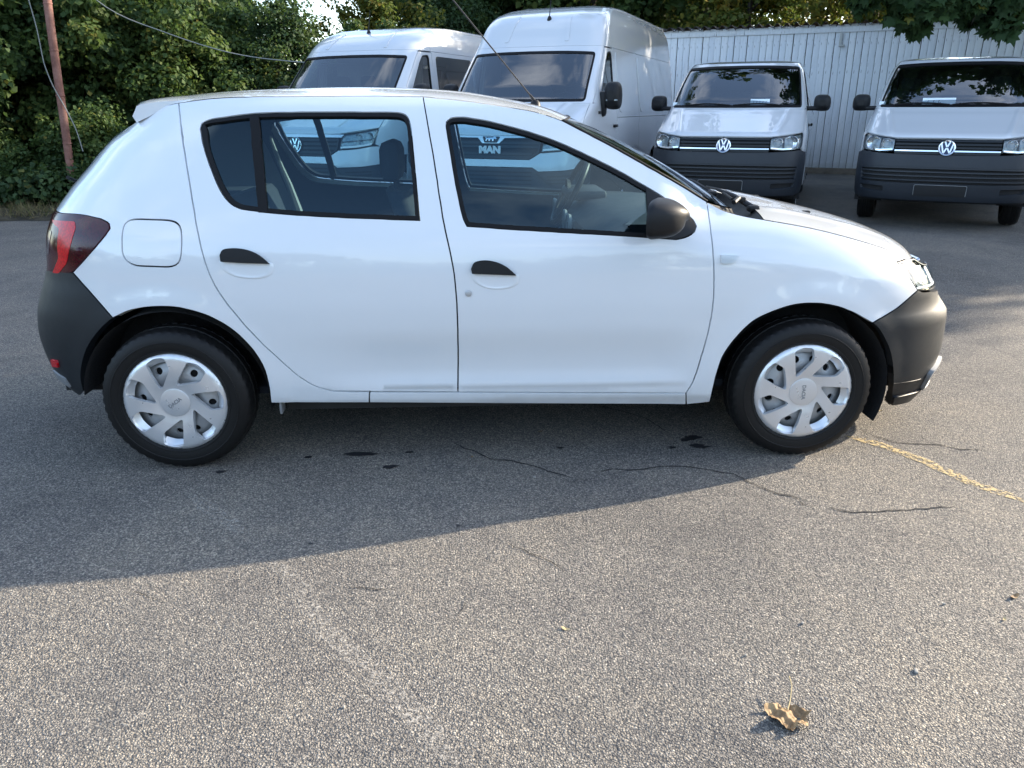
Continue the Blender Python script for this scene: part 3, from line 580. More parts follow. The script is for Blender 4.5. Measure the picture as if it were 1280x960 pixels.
# cracks, tar drips, the worn yellow line, scuffs: thin sheets of their own on the asphalt
def ribbon(name, pts, width, mat, lift=.004, jag=.012, seed=1, **kw):
    rd = random.Random(seed); fine = []
    for a, b_ in zip(pts, pts[1:]):
        n = max(2, int(math.dist(a, b_)/.02))
        for k in range(n): t = k/n; fine.append((a[0]+(b_[0]-a[0])*t, a[1]+(b_[1]-a[1])*t))
    fine.append(pts[-1]); out = []; off = 0.0
    for i, p in enumerate(fine):
        off = off*.75+rd.uniform(-jag, jag)*.6
        q = fine[min(i+1, len(fine)-1)]; o_ = fine[max(0, i-1)]; t = Vector((q[0]-o_[0], q[1]-o_[1], 0)).normalized(); n = Vector((-t.y, t.x, 0))
        w = width*(rd.uniform(.5, 1.5) if jag < .05 else 1)*min(1, i/4+.15, (len(fine)-1-i)/4+.15); c = Vector((p[0], p[1], 0))+n*off*(.22 if jag >= .05 else 1)
        out.append([(c+n*w/2)[:2], (c-n*w/2)[:2]])
    b = MB(); b.grid([[(x, y, ground_z(y)+lift) for x, y in r] for r in out]); me = b.mesh(name); me.materials.append(M[mat])
    if me.polygons[0].normal.z < 0: me.flip_normals()
    return tag(link(bpy.data.objects.new(name, me)), kind='structure')
G = {'cracks':[[(1.11,-0.618),(1.201,-0.72),(1.271,-0.809),(1.363,-0.832),(1.446,-0.878),(1.51,-0.933),(1.566,-0.977),(1.613,-1.012)],[(1.694,-0.946),(1.784,-0.927),(1.888,-0.94),(2.0,-0.915),(2.062,-0.918),(2.175,-0.953),(2.27,-0.992),(2.317,-1.075),(2.372,-1.149),(2.456,-1.209),(2.483,-1.238)],[(2.451,-1.223),(2.449,-1.262),(2.497,-1.284)],[(2.528,-1.286),(2.611,-1.327),(2.736,-1.333),(2.871,-1.321),(3.032,-1.31)],[(2.636,-1.358),(2.692,-1.396)],[(3.031,-0.565),(3.042,-0.636),(3.101,-0.702),(3.175,-0.723),(3.278,-0.737),(3.35,-0.801),(3.468,-0.815)],[(1.321,-1.481),(1.395,-1.551),(1.465,-1.613),(1.506,-1.677)],[(0.797,-1.728),(0.881,-1.741),(0.963,-1.757)],[(1.18,-1.809),(1.158,-1.895)],[(1.099,-1.904),(1.16,-1.903)],[(1.563,-0.991),(1.59,-1.035),(1.625,-1.016),(1.698,-1.033)],[(1.805,-0.167),(2.017,-0.341),(2.123,-0.592)],[(0.083,-2.147),(0.094,-2.096)],[(2.139,-1.304),(2.133,-1.393)],[(0.125,-1.718),(0.244,-1.774)],[(1.901,-1.883),(1.94,-1.916)]],'tar':[(2.191,-0.629,0.098,0.071),(2.21,-0.718,0.085,0.052),(0.71,-0.725,0.126,0.033),(0.842,-0.856,0.081,0.039),(0.486,-0.747,0.028,0.025),(0.922,-0.719,0.035,0.025),(1.586,-0.7,0.05,0.025),(1.149,-1.363,0.026,0.023),(0.638,-1.459,0.022,0.021),(0.149,-0.872,0.047,0.03),(2.084,-0.723,0.029,0.025)],'yellow':[(2.902,-0.638),(2.948,-0.659),(2.993,-0.701),(3.034,-0.747),(3.06,-0.802),(3.099,-0.864),(3.136,-0.938),(3.174,-1.023),(3.242,-1.163),(3.304,-1.291)],'scuff':[[(0.083,-1.06),(0.388,-1.378)],[(0.53,-1.555),(0.623,-1.676),(0.785,-1.945),(0.959,-2.152),(1.074,-2.299),(1.175,-2.44)],[(0.913,-2.203),(0.962,-2.234)]],'bits':[(1.472,-1.966),(2.389,-2.187),(2.871,-1.875),(1.955,-2.103),(2.768,-1.981),(2.167,-1.972),(1.512,-0.516),(1.452,-0.986),(3.223,-0.335),(2.633,-1.901),(1.196,-0.781),(0.88,-2.249)],'leaf':[(1.983,-2.33),(2.038,-2.232),(1.929,-2.32),(2.022,-2.364)]}

for i, c in enumerate(G['cracks']): ribbon('crack', c, .0065 if i < 6 else .0045, 'crack', .0028, .010, i+3)
for i, c in enumerate(G['scuff']): ribbon('scuff_mark', c, .06, 'scuff', .0015, .06, i+40)
ribbon('yellow_line', G['yellow'], .058, 'worn_yellow', .0025, .06, 77)
rd = random.Random(5)
for x, y, w, h in G['tar']:
    n = 64; rr = 1.0; pts = []
    for k in range(n):
        rr = min(1.25, max(.45, rr+rd.uniform(-.22, .22))); pts.append((x+(w/2)*rr*math.cos(2*math.pi*k/n), y+(h/2)*rr*math.sin(2*math.pi*k/n)))
    tag(mesh_obj('tar_spot', [(a, b_, ground_z(b_)+.003) for a, b_ in pts], [tuple(range(n))], M['tar']), kind='structure')
# ================================================================ the white hatchback
car = thing('hatchback', 'white five-door hatchback seen from the side, nearest car, with grey bumpers and silver wheel covers', 'car')
HW = CL*2
def far(o, parent=None): return mirrored(o, parent or car, 1)
SP = .023
def body_panel(name, curves, mat='paint', holes=(), gap=.0029, sp=SP, depth=.022, parent=None, lift=0.0):
    return from_mesh(name, panel_mesh(name, car_map, outline(curves, sp*.8) if curves and isinstance(curves[0], list) else curves, holes, gap, sp, depth, lift), M[mat], parent or car)
rev = lambda c: list(reversed(c))
sH, sG = -(CL-.36), -(CL-.50)
win_rear = outline([T['win_r'], T['win_r2'], T['win_r3']], .015)
win_front = outline([T['win_f'], T['win_f2'], T['win_f3'], T['win_f4']], .015)
flap = outline([T['flap']+[T['flap'][0]]], .015)
lamp_tip_z = T['lamp_r_top'][-1][1]
quarter_edge = [[T['lamp_r_top'][-1], (sH, lamp_tip_z+.004)], [(sH, lamp_tip_z+.004), (sH, 1.17)], [(sH, 1.17), (sG-.02, 1.21), (sG, 1.25)], [(sG, 1.25), (sG, 1.355)], [(sG, 1.355), T['spoiler_seam'][0]]]
quarter = body_panel('rear_quarter_panel', [T['spoiler_seam'], T['gap_c'], T['sill_top_rear'], T['sill_seam'], T['quarter_bottom'], T['arch_r'], T['bump_r'], T['lamp_r'], T['lamp_r_tip'], T['lamp_r_top']]+quarter_edge, holes=[flap])
fl = body_panel('fuel_flap', offset(flap, .0035), gap=0, depth=.012, parent=quarter, lift=-.0008)
fr = body_panel('flap_recess', offset(flap, -.01), 'seal', gap=0, depth=0, parent=quarter, lift=-.012)
q2 = far(quarter)
rear_door = body_panel('rear_door', [T['roof_seam_r'], T['gap_b'], T['door_bottom_r'], rev(T['gap_c'])], holes=[offset(win_rear, -.001)])
front_door = body_panel('front_door', [T['roof_seam_f'], T['a_pillar'], T['gap_a'], T['door_bottom_f'], rev(T['gap_b'])], holes=[offset(win_front, -.001)])
sill = body_panel('sill', [T['sill_top_f'], T['sill_end'], T['sill_bottom'], rev(T['sill_seam'])], depth=.05)
wing = body_panel('front_wing', [T['wing_top'], T['lamp_f_back'], T['lamp_f_low'], T['bump_f'], T['arch_f'], T['wing_bottom'], T['wing_back'], rev(T['gap_a'])])
far_wing = far(wing); far_sill = far(sill); far_rd = far(rear_door); far_fd = far(front_door)
# inner skin of every panel: dark trim that shows through gaps and windows
def skin(name, curves, holes, parent, lift, mat='lining', gap=.004):
    return from_mesh(name, panel_mesh(name, car_map, outline(curves, .05), holes, gap, .06, 0, lift), M[mat], parent)
sk = skin('door_trim', [T['roof_seam_r'], T['gap_b'], T['door_bottom_r'], rev(T['gap_c'])], [offset(win_rear, -.030)], rear_door, -.045, 'fabric', -.012); mirrored_children = [(sk, far_rd)]
sk2 = skin('door_trim', [T['roof_seam_f'], T['a_pillar'], T['gap_a'], T['door_bottom_f'], rev(T['gap_b'])], [offset(win_front, -.020)], front_door, -.045, 'fabric', -.012); mirrored_children.append((sk2, far_fd))
sk3 = skin('inner_trim', [T['spoiler_seam'], T['gap_c'], T['sill_top_rear'], T['sill_seam'], T['quarter_bottom'], T['arch_r'], T['bump_r'], T['lamp_r'], T['lamp_r_tip'], T['lamp_r_top']]+quarter_edge, [], quarter, -.04, 'lining', .0); mirrored_children.append((sk3, q2))
sk4 = skin('inner_wing', [T['wing_top'], T['lamp_f_back'], T['lamp_f_low'], T['bump_f'], T['arch_f'], T['wing_bottom'], T['wing_back'], rev(T['gap_a'])], [], wing, -.03, 'deep', .004); mirrored_children.append((sk4, far_wing))
def sub(parent_near, parent_far, o): mirrored_children.append((o, parent_far)); return o
# windows: rubber frame, divider, panes
fr_r = body_panel('window_frame', win_rear, 'seal', [offset(win_rear, .014)], gap=0, sp=.02, depth=.02, parent=rear_door, lift=-.001); sub(0, far_rd, fr_r)
fr_f = body_panel('window_frame', win_front, 'seal', [offset(win_front, .014)], gap=0, sp=.02, depth=.02, parent=front_door, lift=-.001); sub(0, far_fd, fr_f)
pane_r = body_panel('window_pane', offset(win_rear, .012), 'glass', gap=0, sp=.06, depth=0, parent=rear_door, lift=-.010); sub(0, far_rd, pane_r)
pane_f = body_panel('window_pane', offset(win_front, .012), 'glass', gap=0, sp=.06, depth=0, parent=front_door, lift=-.010); sub(0, far_fd, pane_f)
div = body_panel('window_divider', T['win_div'], 'seal', gap=0, sp=.03, depth=.012, parent=rear_door, lift=.001); sub(0, far_rd, div)
# bright drip line inside the front window's rear edge
mbp = body_panel('mirror_base', outline([T['mirror_base'][:5], T['mirror_base'][4:9], [T['mirror_base'][8], T['mirror_base'][0]]], .02), 'trim', gap=0, sp=.025, depth=.014, parent=front_door, lift=.004); sub(0, far_fd, mbp)
# door mirror housing
def mirror_mesh():
    rows = []; cx, cz, cy = 1.945, 1.040, -.945
    for i in range(13):
        t = i/12.0; x = cx-.062+t*.128
        k = (1-t**2.6)**.5 if t < 1 else 0.0
        if i == 0: k = .93
        hz, hy = .073*max(k, .02), .108*max(k, .02); zc = cz+.010*(t-.3)-.02*t*t; row = []
        for j in range(28):
            a = 2*math.pi*j/28; c, s = math.cos(a), math.sin(a); p = 2/2.9
            row.append((x+.02*t*(1 if s > 0 else -.6)*abs(s)+.42*hy*math.copysign(abs(c)**p, c)*(1-t), cy+hy*math.copysign(abs(c)**p, c), zc+hz*math.copysign(abs(s)**p, s)))
        rows.append(row)
    b = MB(); b.grid(rows, True); b.add(rows[0], [tuple(range(28))]); b.add(rows[-1], [tuple(range(28))])
    b.box((1.925, -.858, .985), (.07, .07, .045), bev=.015)
    return b
mh = mirror_mesh().build('mirror_housing', M['trim'], front_door, angle=math.radians(50)); sub(0, far_fd, mh)
g = MB(); g.box((1.888, -.945, 1.038), (.004, .165, .105), Matrix.Rotation(math.radians(-22.8), 3, 'Z'), bev=.002); mg = g.build('mirror_glass', M['mirror_glass'], front_door); sub(0, far_fd, mg)
# handles, their recessed cups and the lock
for dn, df, h, c in ((rear_door, far_rd, 'handle_r', 'cup_r'), (front_door, far_fd, 'handle_f', 'cup_f')):
    hm = outline([T[h][:6], T[h][5:], [T[h][-1], T[h][0]]], .008); cm = outline([T[c][:9], T[c][8:11], [T[c][-1], T[c][0]]], .008)
    o = body_panel('door_handle', hm, 'trim', gap=0, sp=.012, depth=.016, parent=dn, lift=.012); sub(0, df, o)
    cen = (sum(p[0] for p in cm)/len(cm), sum(p[1] for p in cm)/len(cm))
    # the cup: a shallow dish whose lip stands just clear of the door skin
    rings = []
    for k, (s_, l_) in enumerate(((1.10, .0004), (1.0, .0030), (.86, .0016), (.62, .0010), (.3, .0008))):
        ring = []
        for p in cm:
            a, b = cen[0]+(p[0]-cen[0])*s_, cen[1]+(p[1]-cen[1])*s_
            P = Vector(car_map(a, b)); ring.append((P.x, P.y-l_, P.z))
        rings.append(ring)
    b = MB(); b.grid(rings, True); b.add(rings[-1], [tuple(range(len(cm)))])
    o = b.build('handle_cup', M['paint'], dn, angle=math.radians(80)); sub(0, df, o)
P = Vector(car_map(*T['lock'][0])); b = MB(); b.lathe([(.0, -.006), (.008, -.006), (.0125, -.004), (.014, .004)], 20, P); o = b.build('door_lock', M['steel'], front_door)
ind = outline([T['indicator'][:3], T['indicator'][2:], [T['indicator'][-1], T['indicator'][0]]], .01)
o = body_panel('side_indicator', ind, 'white_trim', gap=0, sp=.012, depth=.008, parent=wing, lift=.006); sub(0, far_wing, o)
o = body_panel('indicator_lens', ind, 'lens', gap=0, sp=.012, depth=.002, parent=wing, lift=.009); sub(0, far_wing, o)
for o, pf in mirrored_children: mirrored(o, pf, 1).scale = (1, 1, 1)
# ---- front: bumper, headlights, grille
def both(near, mid=True): return near+[(HW-p[0], p[1]) for p in reversed(near)]
fb_near = outline([T['bump_f'], T['bump_f_arch'][:-1], [T['bump_f_arch'][-2], (1.70, .215)]], .03)
slot = [(CL-.42, .305), (CL-.40, .235), (CL+.40, .235), (CL+.42, .305)]
fb = fb_near+[(CL-.5, .20), (CL-.2, .20), (CL+.2, .20), (CL+.5, .20)]+[(HW-p[0], p[1]) for p in reversed(fb_near)]+[(HW-1.80, .683), (CL+.30, .625), (CL, .618), (CL-.30, .625), (1.80, .683)]
bump = body_panel('front_bumper', fb, 'bumper', [rounded(slot, .03)], gap=.001, sp=.035, depth=.03, lift=.004)
lip_near = [(1.700, .213), (1.735, .165)]
lip = lip_near+[(CL-.55, .135), (CL, .130), (CL+.55, .135), (HW-1.735, .165), (HW-1.700, .213), (CL+.5, .198), (CL, .198), (CL-.5, .198)]
o = body_panel('bumper_lip', lip, 'trim', gap=0, sp=.035, depth=.05, lift=.016, parent=bump)
low_near = outline([T['bump_f_arch'][3:], [T['bump_f_arch'][-1], (CL-.62, .150)], [(CL-.62, .150), (CL-.60, .272)], [(CL-.60, .272), (1.806, .280), (1.648, .292)]], .03)
o = body_panel('bumper_corner', low_near, 'trim', gap=.001, sp=.03, depth=.03, lift=.0055, parent=bump); far(o, bump)
# fog lamp housing with a bright rim
fl_o = rounded([(CL-.665, .30), (CL-.50, .345), (CL-.43, .30), (CL-.46, .215), (CL-.63, .195)], .03)
o = body_panel('fog_lamp_trim', fl_o, 'trim_grey', [offset(fl_o, .013)], gap=0, sp=.02, depth=.02, lift=.022, parent=bump); far(o, bump)
o = body_panel('fog_lamp', offset(fl_o, .02), 'deep', gap=0, sp=.03, depth=.0, lift=.010, parent=bump); far(o, bump)
o = body_panel('air_intake', rounded(slot, .03), 'deep', gap=-.01, sp=.06, depth=0, lift=-.03, parent=bump)
for zz in (.255, .285):
    o = body_panel('intake_bar', [(CL-.39, zz-.005), (CL+.39, zz-.005), (CL+.39, zz+.005), (CL-.39, zz+.005)], 'trim', gap=0, sp=.05, depth=.02, lift=-.008, parent=bump)
pl = body_panel('plate_holder', rounded([(CL-.26, .40), (CL+.26, .40), (CL+.26, .51), (CL-.26, .51)], .008), 'plate', gap=0, sp=.06, depth=.012, lift=.012, parent=bump)
hl_near = outline([T['lamp_f_top'], [T['lamp_f_top'][-1], (CL-.62, .788), (CL-.40, .757)], [(CL-.40, .757), (CL-.37, .70)], [(CL-.37, .70), (CL-.55, .682), (1.90, .680), T['lamp_f_low'][-1]], rev(T['lamp_f_low'])], .02)
hl = body_panel('headlight', hl_near, 'bowl', gap=.002, sp=.03, depth=.03, lift=-.016)
hr = body_panel('lamp_rim', hl_near, 'trim', [offset(hl_near, .007)], gap=.001, sp=.02, depth=.03, lift=-.002, parent=hl)
le = body_panel('lamp_lens', hl_near, 'lens', gap=.002, sp=.03, depth=.0, lift=.001, parent=hl)
hl2 = far(hl)
for o in (hr, le): mirrored(o, hl2, 1).scale = (1, 1, 1)
def bowl(centre, r, ax, parent):
    b = MB(); C = Vector(centre); A = Vector(ax).normalized(); u = A.cross(Vector((0, 0, 1))).normalized(); w = A.cross(u); vs, fs = [], []; n = 20
    prof = [(r, 0), (r*1.04, .004), (r, .006), (r*.8, -.012), (r*.45, -.026), (0.004, -.030)]
    for rr, h in prof:
        for k in range(n): a = 2*math.pi*k/n; vs.append(C+(u*math.cos(a)+w*math.sin(a))*rr+A*h)
    for i in range(len(prof)-1):
        for k in range(n): fs.append((i*n+k, i*n+(k+1) % n, (i+1)*n+(k+1) % n, (i+1)*n+k))
    b.add(vs, fs, True); return b.build('reflector', M['chrome'], parent)
for poly, mt, lf in ((rounded([(1.79, .705), (1.90, .700), (1.925, .785), (1.80, .795)], .02), 'bowl', -.010), (rounded([(1.945, .70), (2.08, .705), (2.09, .765), (1.96, .775)], .02), 'silver', -.010), (rounded([(1.775, .700), (2.09, .690), (2.09, .698), (1.777, .708)], .004), 'white_trim', -.006)):
    o = body_panel('reflector', poly, mt, gap=0, sp=.03, depth=.006, lift=lf, parent=hl); mirrored(o, hl2, 1).scale = (1, 1, 1)
gr = [(CL-.355, .705), (CL-.20, .655), (CL+.20, .655), (CL+.355, .705), (CL+.355, .775), (CL, .772), (CL-.355, .775)]
grille = body_panel('grille', gr, 'deep', gap=0, sp=.05, depth=.01, lift=-.015)
for zz in (.688, .722, .756):
    w = .30 if zz < .7 else .34
    body_panel('grille_bar', [(CL-w, zz-.006), (CL+w, zz-.006), (CL+w, zz+.006), (CL-w, zz+.006)], 'chrome', gap=0, sp=.05, depth=.012, lift=.002, parent=grille)
# ---- rear: bumper, lamps, tailgate
rb_near = outline([T['bump_r'], [T['bump_r'][-1], (-1.86, .800), (-1.96, .793)]], .03)
ra = outline([T['bump_r_arch'], [T['bump_r_arch'][-1], (-1.86, .262), (-1.95, .238)]], .03)
rb = rb_near+[(-(CL-.35), .745), (-(CL-.12), .725), (-CL, .725)]
half = ra[::-1]+rb
full = half+[(-HW-p[0], p[1]) for p in reversed([q for q in half if q[0] > -CL+.001])]
lowpts = [(-(CL-.3), .215), (-CL, .21), (-(CL+.3), .215)]
full = half+[(-HW-p[0], p[1]) for p in reversed(half[:-1])]+lowpts[::-1]
rbump = body_panel('rear_bumper', full, 'bumper', gap=.001, sp=.035, depth=.04, lift=.005)
o = body_panel('bumper_reflector', T['reflector'], 'red_lamp', gap=0, sp=.03, depth=.01, lift=.013, parent=rbump); far(o, rbump)
o = body_panel('bumper_trim', rounded([(-1.86, .345), (-1.97, .36), (-1.99, .32), (-1.86, .30)], .01), 'trim_grey', gap=0, sp=.03, depth=.01, lift=.012, parent=rbump); far(o, rbump)
tl_near = outline([T['lamp_r'], T['lamp_r_tip'], T['lamp_r_top'], [T['lamp_r_top'][-1], (sH+.01, lamp_tip_z+.004)], [(sH+.01, lamp_tip_z+.004), (sH+.01, .765)], [(sH+.01, .765), (-1.90, .787), T['lamp_r'][0]]], .02)
tl = body_panel('tail_light', tl_near, 'smoked_lamp', gap=.0015, sp=.025, depth=.03, lift=.004)
red = rounded(T['lamp_red'], .012)
o1 = body_panel('brake_lens', red, 'red_lamp', gap=0, sp=.015, depth=.002, lift=.0052, parent=tl)
o2 = body_panel('reverse_lens', rounded([(-1.948, .955), (-1.932, .95), (-1.940, .89), (-1.95, .86), (-1.985, .86), (-1.985, .955)], .008), 'lamp_grey', gap=0, sp=.02, depth=.002, lift=.0055, parent=tl)
p = Vector(car_map(-1.715, .892)); b = MB(); b.lathe([(0, -.009), (.012, -.009), (.017, -.006), (.019, .0)], 18, p); o3 = b.build('bulb_cap', M['smoked_lamp'], tl)
tl2 = far(tl)
for o in (o1, o2, o3): mirrored(o, tl2, 1).scale = (1, 1, 1)
hz = lambda z: sH if z < 1.17 else (sG if z > 1.25 else sH+(sG-sH)*(z-1.17)/.08)
tg = [(sH, z) for z in (.735, .80, .9, 1.0, 1.1, 1.17)]+[(sG-.02, 1.21), (sG, 1.25), (sG, 1.36)]
tgf = tg+[(-HW-s_, z) for s_, z in reversed(tg)]
rw = rounded([(sG-.035, 1.325), (sG-.04, 1.22), (-CL+.42, 1.10), (-CL-.42, 1.10), (-HW-sG+.04, 1.22), (-HW-sG+.035, 1.325)], .05)
gate = body_panel('tailgate', tgf, 'paint', [rw], gap=.003, sp=.04)
body_panel('rear_window', offset(rw, -.02), 'rear_glass', gap=0, sp=.06, depth=0, lift=.003, parent=gate)
b = MB(); b.box((-.60, 0, 1.07), (.07, .07, .05), bev=.015); b.tube([(-.60, 0, 1.09), (-.545, -.2, 1.12), (-.50, -.36, 1.15)], .008); b.build('rear_wiper', M['trim'], gate)
pr = body_panel('plate_recess', rounded([(-CL-.27, .86), (-CL+.27, .86), (-CL+.27, .98), (-CL-.27, .98)], .01), 'plate', gap=0, sp=.06, depth=.008, lift=.006, parent=gate)
# ---- upper surfaces: roof, windscreen, scuttle, bonnet
def seam3(c, n):
    pts = catmull(c, .02); L = [0]
    for a, b_ in zip(pts, pts[1:]): L.append(L[-1]+math.dist(a, b_))
    out = []
    for i in range(n):
        t = L[-1]*i/(n-1); k = min(max(0, bisect.bisect_right(L, t)-1), len(pts)-2); f = (t-L[k])/(L[k+1]-L[k]+1e-9)
        out.append(Vector(car_map(pts[k][0]+f*(pts[k+1][0]-pts[k][0]), pts[k][1]+f*(pts[k+1][1]-pts[k][1]))))
    return out
def cross_patch(name, border, centre, mat, k=2.6, n=24, parent=None, lift=0.0, crease=None):
    rows = []
    for b_, c in zip(border, centre):
        row = []
        for j in range(-n, n+1):
            q = j/n; a = abs(q); w = a**k
            z = c.z-(c.z-b_.z)*w+(crease(q, b_, c) if crease else 0)
            row.append((c.x-(c.x-b_.x)*a**2.2, -b_.y*q if b_.y < 0 else b_.y*q, z+lift))
        rows.append(row)
    b = MB(); b.grid(rows); me = b.mesh(name)
    nz = sum(p.normal.z*p.area for p in me.polygons)
    if nz < 0: me.flip_normals()
    return from_mesh(name, me, M[mat], parent or car)
ctab = _ct([(-.22, 1.447), (-.113, 1.471), (.215, 1.500), (.50, 1.511), (.75, 1.5145), (1.0, 1.508), (1.165, 1.497), (1.35, 1.470), (1.537, 1.432), (1.66, 1.388)])
bord = seam3(T['spoiler_seam'][1:]+T['roof_seam_r'][1:]+T['roof_seam_f'][1:], 60)
bord[0].y = bord[0].y
cent = [Vector((b_.x-.10*max(0, (.35-b_.x)/.35) + .075*max(0, (b_.x-1.0)/.58)**1.5, 0, 0)) for b_ in bord]
for c in cent: c.z = ctab(c.x)
def ribs(q, b_, c):
    m = sstep(.05, .35, b_.x)*(1-sstep(1.25, 1.45, b_.x)); return -.005*m*(math.exp(-((abs(q)-.55)/.035)**2)+math.exp(-((abs(q)-.18)/.035)**2))
roof = cross_patch('roof', bord, cent, 'paint', crease=ribs, n=36)
cross_patch('roof_lining', [b_-Vector((0, -.03, .03)) for b_ in bord], [c-Vector((0, 0, .04)) for c in cent], 'lining', parent=roof)
pil = seam3(T['a_pillar'], 30)
ws_c = []
for i in range(30):
    t = i/29; x = cent[-1].x+.004+t*(2.425-cent[-1].x); z = cent[-1].z-.002+( .990-cent[-1].z)*t+.026*math.sin(math.pi*t); ws_c.append(Vector((x, 0, z)))
ws = cross_patch('windscreen', [p+Vector((.004, .006, .002)) for p in pil], ws_c, 'windscreen', 2.3, 20)
b = MB(); b.tube([p+Vector((.003, .004, .0)) for p in pil], .006, 6); b.tube([Vector((p.x+.003, -p.y-.004, p.z)) for p in pil], .006, 6)
top_row = [(ws_c[0].x-(ws_c[0].x-pil[0].x)*abs(q)**2.2, pil[0].y*q, ws_c[0].z-(ws_c[0].z-pil[0].z)*abs(q)**2.3) for q in [j/12 for j in range(-12, 13)]]
b.tube(top_row, .006, 6); b.build('windscreen_seal', M['seal'], ws)
hood_side = seam3(T['wing_top'][4:], 34)
hc = _ct([(2.44, 1.028), (2.55, 1.022), (2.75, .985), (3.0, .925), (3.16, .868), (3.25, .818), (3.295, .765)])
hood_c = []
for i, b_ in enumerate(hood_side):
    t = i/33; x = 2.455+(3.295-2.455)*t; hood_c.append(Vector((x, 0, hc(x))))
def hood_crease(q, b_, c):
    return .006*math.exp(-((abs(q)-.62)/.05)**2)*sstep(2.45, 2.6, c.x)*(1-sstep(3.0, 3.2, c.x))
hood = cross_patch('bonnet', hood_side, hood_c, 'paint', 1.9, 30, crease=hood_crease)
lipb = hood_side[-1]; b = MB()
front = [(hood_c[-1].x-(hood_c[-1].x-lipb.x)*abs(q)**2.2, lipb.y*q, hood_c[-1].z-(hood_c[-1].z-lipb.z)*abs(q)**1.9) for q in [j/16 for j in range(-16, 17)]]
b.grid([front, [(x-.004, y, z-.02) for x, y, z in front], [(x-.05, y*.98, z-.03) for x, y, z in front]]); b.build('bonnet_edge', M['paint'], hood)
for y_ in (-.335, .335):
    b = MB(); b.box((2.72, y_, hc(2.72)-.012), (.040, .026, .014), bev=.006); b.build('washer_jet', M['trim'], hood)
cow_b = seam3(T['wing_top'][:5], 14)
rows = []
for j in range(-16, 17):
    q = j/16; a = abs(q); row = []
    p0 = Vector((ws_c[-1].x-(ws_c[-1].x-pil[-1].x)*a**2.2, pil[-1].y*q, ws_c[-1].z-(ws_c[-1].z-pil[-1].z)*a**2.3))
    p1 = Vector((hood_c[0].x-(hood_c[0].x-hood_side[0].x)*a**2.2, hood_side[0].y*q, hood_c[0].z-(hood_c[0].z-hood_side[0].z)*a**1.9))
    for i in range(8):
        t = i/7; p = p0.lerp(p1, t); p.z -= .035*math.sin(math.pi*t)**.6*(.6+.4*a)+.004; row.append(p)
    rows.append(row)
b = MB(); b.grid(rows); cowl = b.build('scuttle_panel', M['trim'], car)
for sgn, px in ((-1, 2.335), (1, 2.40)):
    y0 = -.50 if sgn < 0 else .12
    w = MB(); w.tube([(2.415, y0, 1.022), (2.36, y0+.10, 1.062), (2.33, y0+.24, 1.075)], [.014, .010, .007]); w.box((2.418, y0, 1.018), (.05, .05, .03), bev=.012)
    w.tube([(2.33, y0+.02, 1.055), (2.345, y0+.26, 1.072), (2.355, y0+.50, 1.062)], .006); w.build('wiper', M['trim'], car)
w = MB(); w.tube([(2.30, -.60, 1.055), (2.33, -.56, 1.068), (2.36, -.52, 1.050)], .010); w.box((2.345, -.545, 1.06), (.04, .03, .022), bev=.006); w.build('wiper_spindle', M['trim'], car)
# spoiler
def sp_prof(y):
    k = 1-(abs(y)/.47)**2; e = -.055*k
    e2 = .020*(abs(y)/.47)**6
    return [(-.134+e, 1.372), (-.147+e, 1.396), (-.150+e+e2, 1.420), (-.143+e+e2, 1.439-e2*.3), (-.125+e+e2, 1.451+.008*k-e2*.6), (-.10+e*.7+e2, 1.457+.012*k-e2*.7), (-.036+e*.3, 1.461+.018*k-e2*.6), (.03, 1.463+.020*k-e2*.5), (.10, 1.459+.026*k), (.06, 1.43), (-.041, 1.415), (-.089, 1.392)]
rows = []
for j in range(-14, 15):
    y = .462*j/14; s_ = 1.0 if abs(j) < 14 else .985
    rows.append([(x, y, z) for x, z in sp_prof(y)])
b = MB(); b.grid(rows, False); n_ = len(rows[0]); b.grid([[r[-1], r[0]] for r in rows]); b.add(rows[0], [tuple(range(n_))]); b.add(rows[-1], [tuple(range(n_))])
b.build('roof_spoiler', M['paint'], car, weld=True, angle=math.radians(42))
# aerial
b = MB(); b.lathe([(.0, .018), (.012, .018), (.022, .008), (.026, -.01)], 16, (1.515, 0, 1.442), 'z'); b.tube([(1.513, 0, 1.452), (1.49, 0, 1.482)], [.008, .006]); b.tube([(1.49, 0, 1.482), (1.02, 0, 2.02)], .0032, 6); b.build('aerial', M['trim'], car)
# ---- wheels
def tyre_mesh():
    prof = [(.200, -.060), (.204, -.080), (.213, -.0885), (.2145, -.0905), (.219, -.0910), (.2205, -.0895), (.236, -.0925), (.250, -.0922), (.2515, -.0938), (.255, -.0936), (.2565, -.0914), (.262, -.0905), (.280, -.083), (.2925, -.073), (.2990, -.056), (.3010, -.030), (.3020, -.028), (.2945, -.026), (.2945, -.020), (.3020, -.018), (.3025, 0)]
    full = prof+[(r, -h) for r, h in reversed(prof[:-1])]; n = 144; b = MB(); vs, fs = [], []
    for i, (r, h) in enumerate(full):
        for k in range(n):
            rr = r; ah = abs(h)
            if .05 < ah < .080 and k % 3 == 0: rr -= .0042
            elif .026 <= ah <= .056 and (k+(1 if h > 0 else 0)) % 3 == 1 and r > .294: rr -= .0035
            a = 2*math.pi*(k+(.6 if abs(h) < .04 else 0))/n; vs.append((rr*math.cos(a), h, rr*math.sin(a)))
    for i in range(len(full)-1):
        for k in range(n): fs.append((i*n+k, i*n+(k+1) % n, (i+1)*n+(k+1) % n, (i+1)*n+k))
    b.add(vs, fs, True); return b.mesh('tyre', angle=math.radians(28))
hp = _ct([(.0, -.084), (.06, -.086), (.10, -.0925), (.15, -.0965), (.185, -.0945), (.203, -.087), (.213, -.074)])
def cover_map(a, b_): return (a, hp(math.hypot(a, b_)), b_)
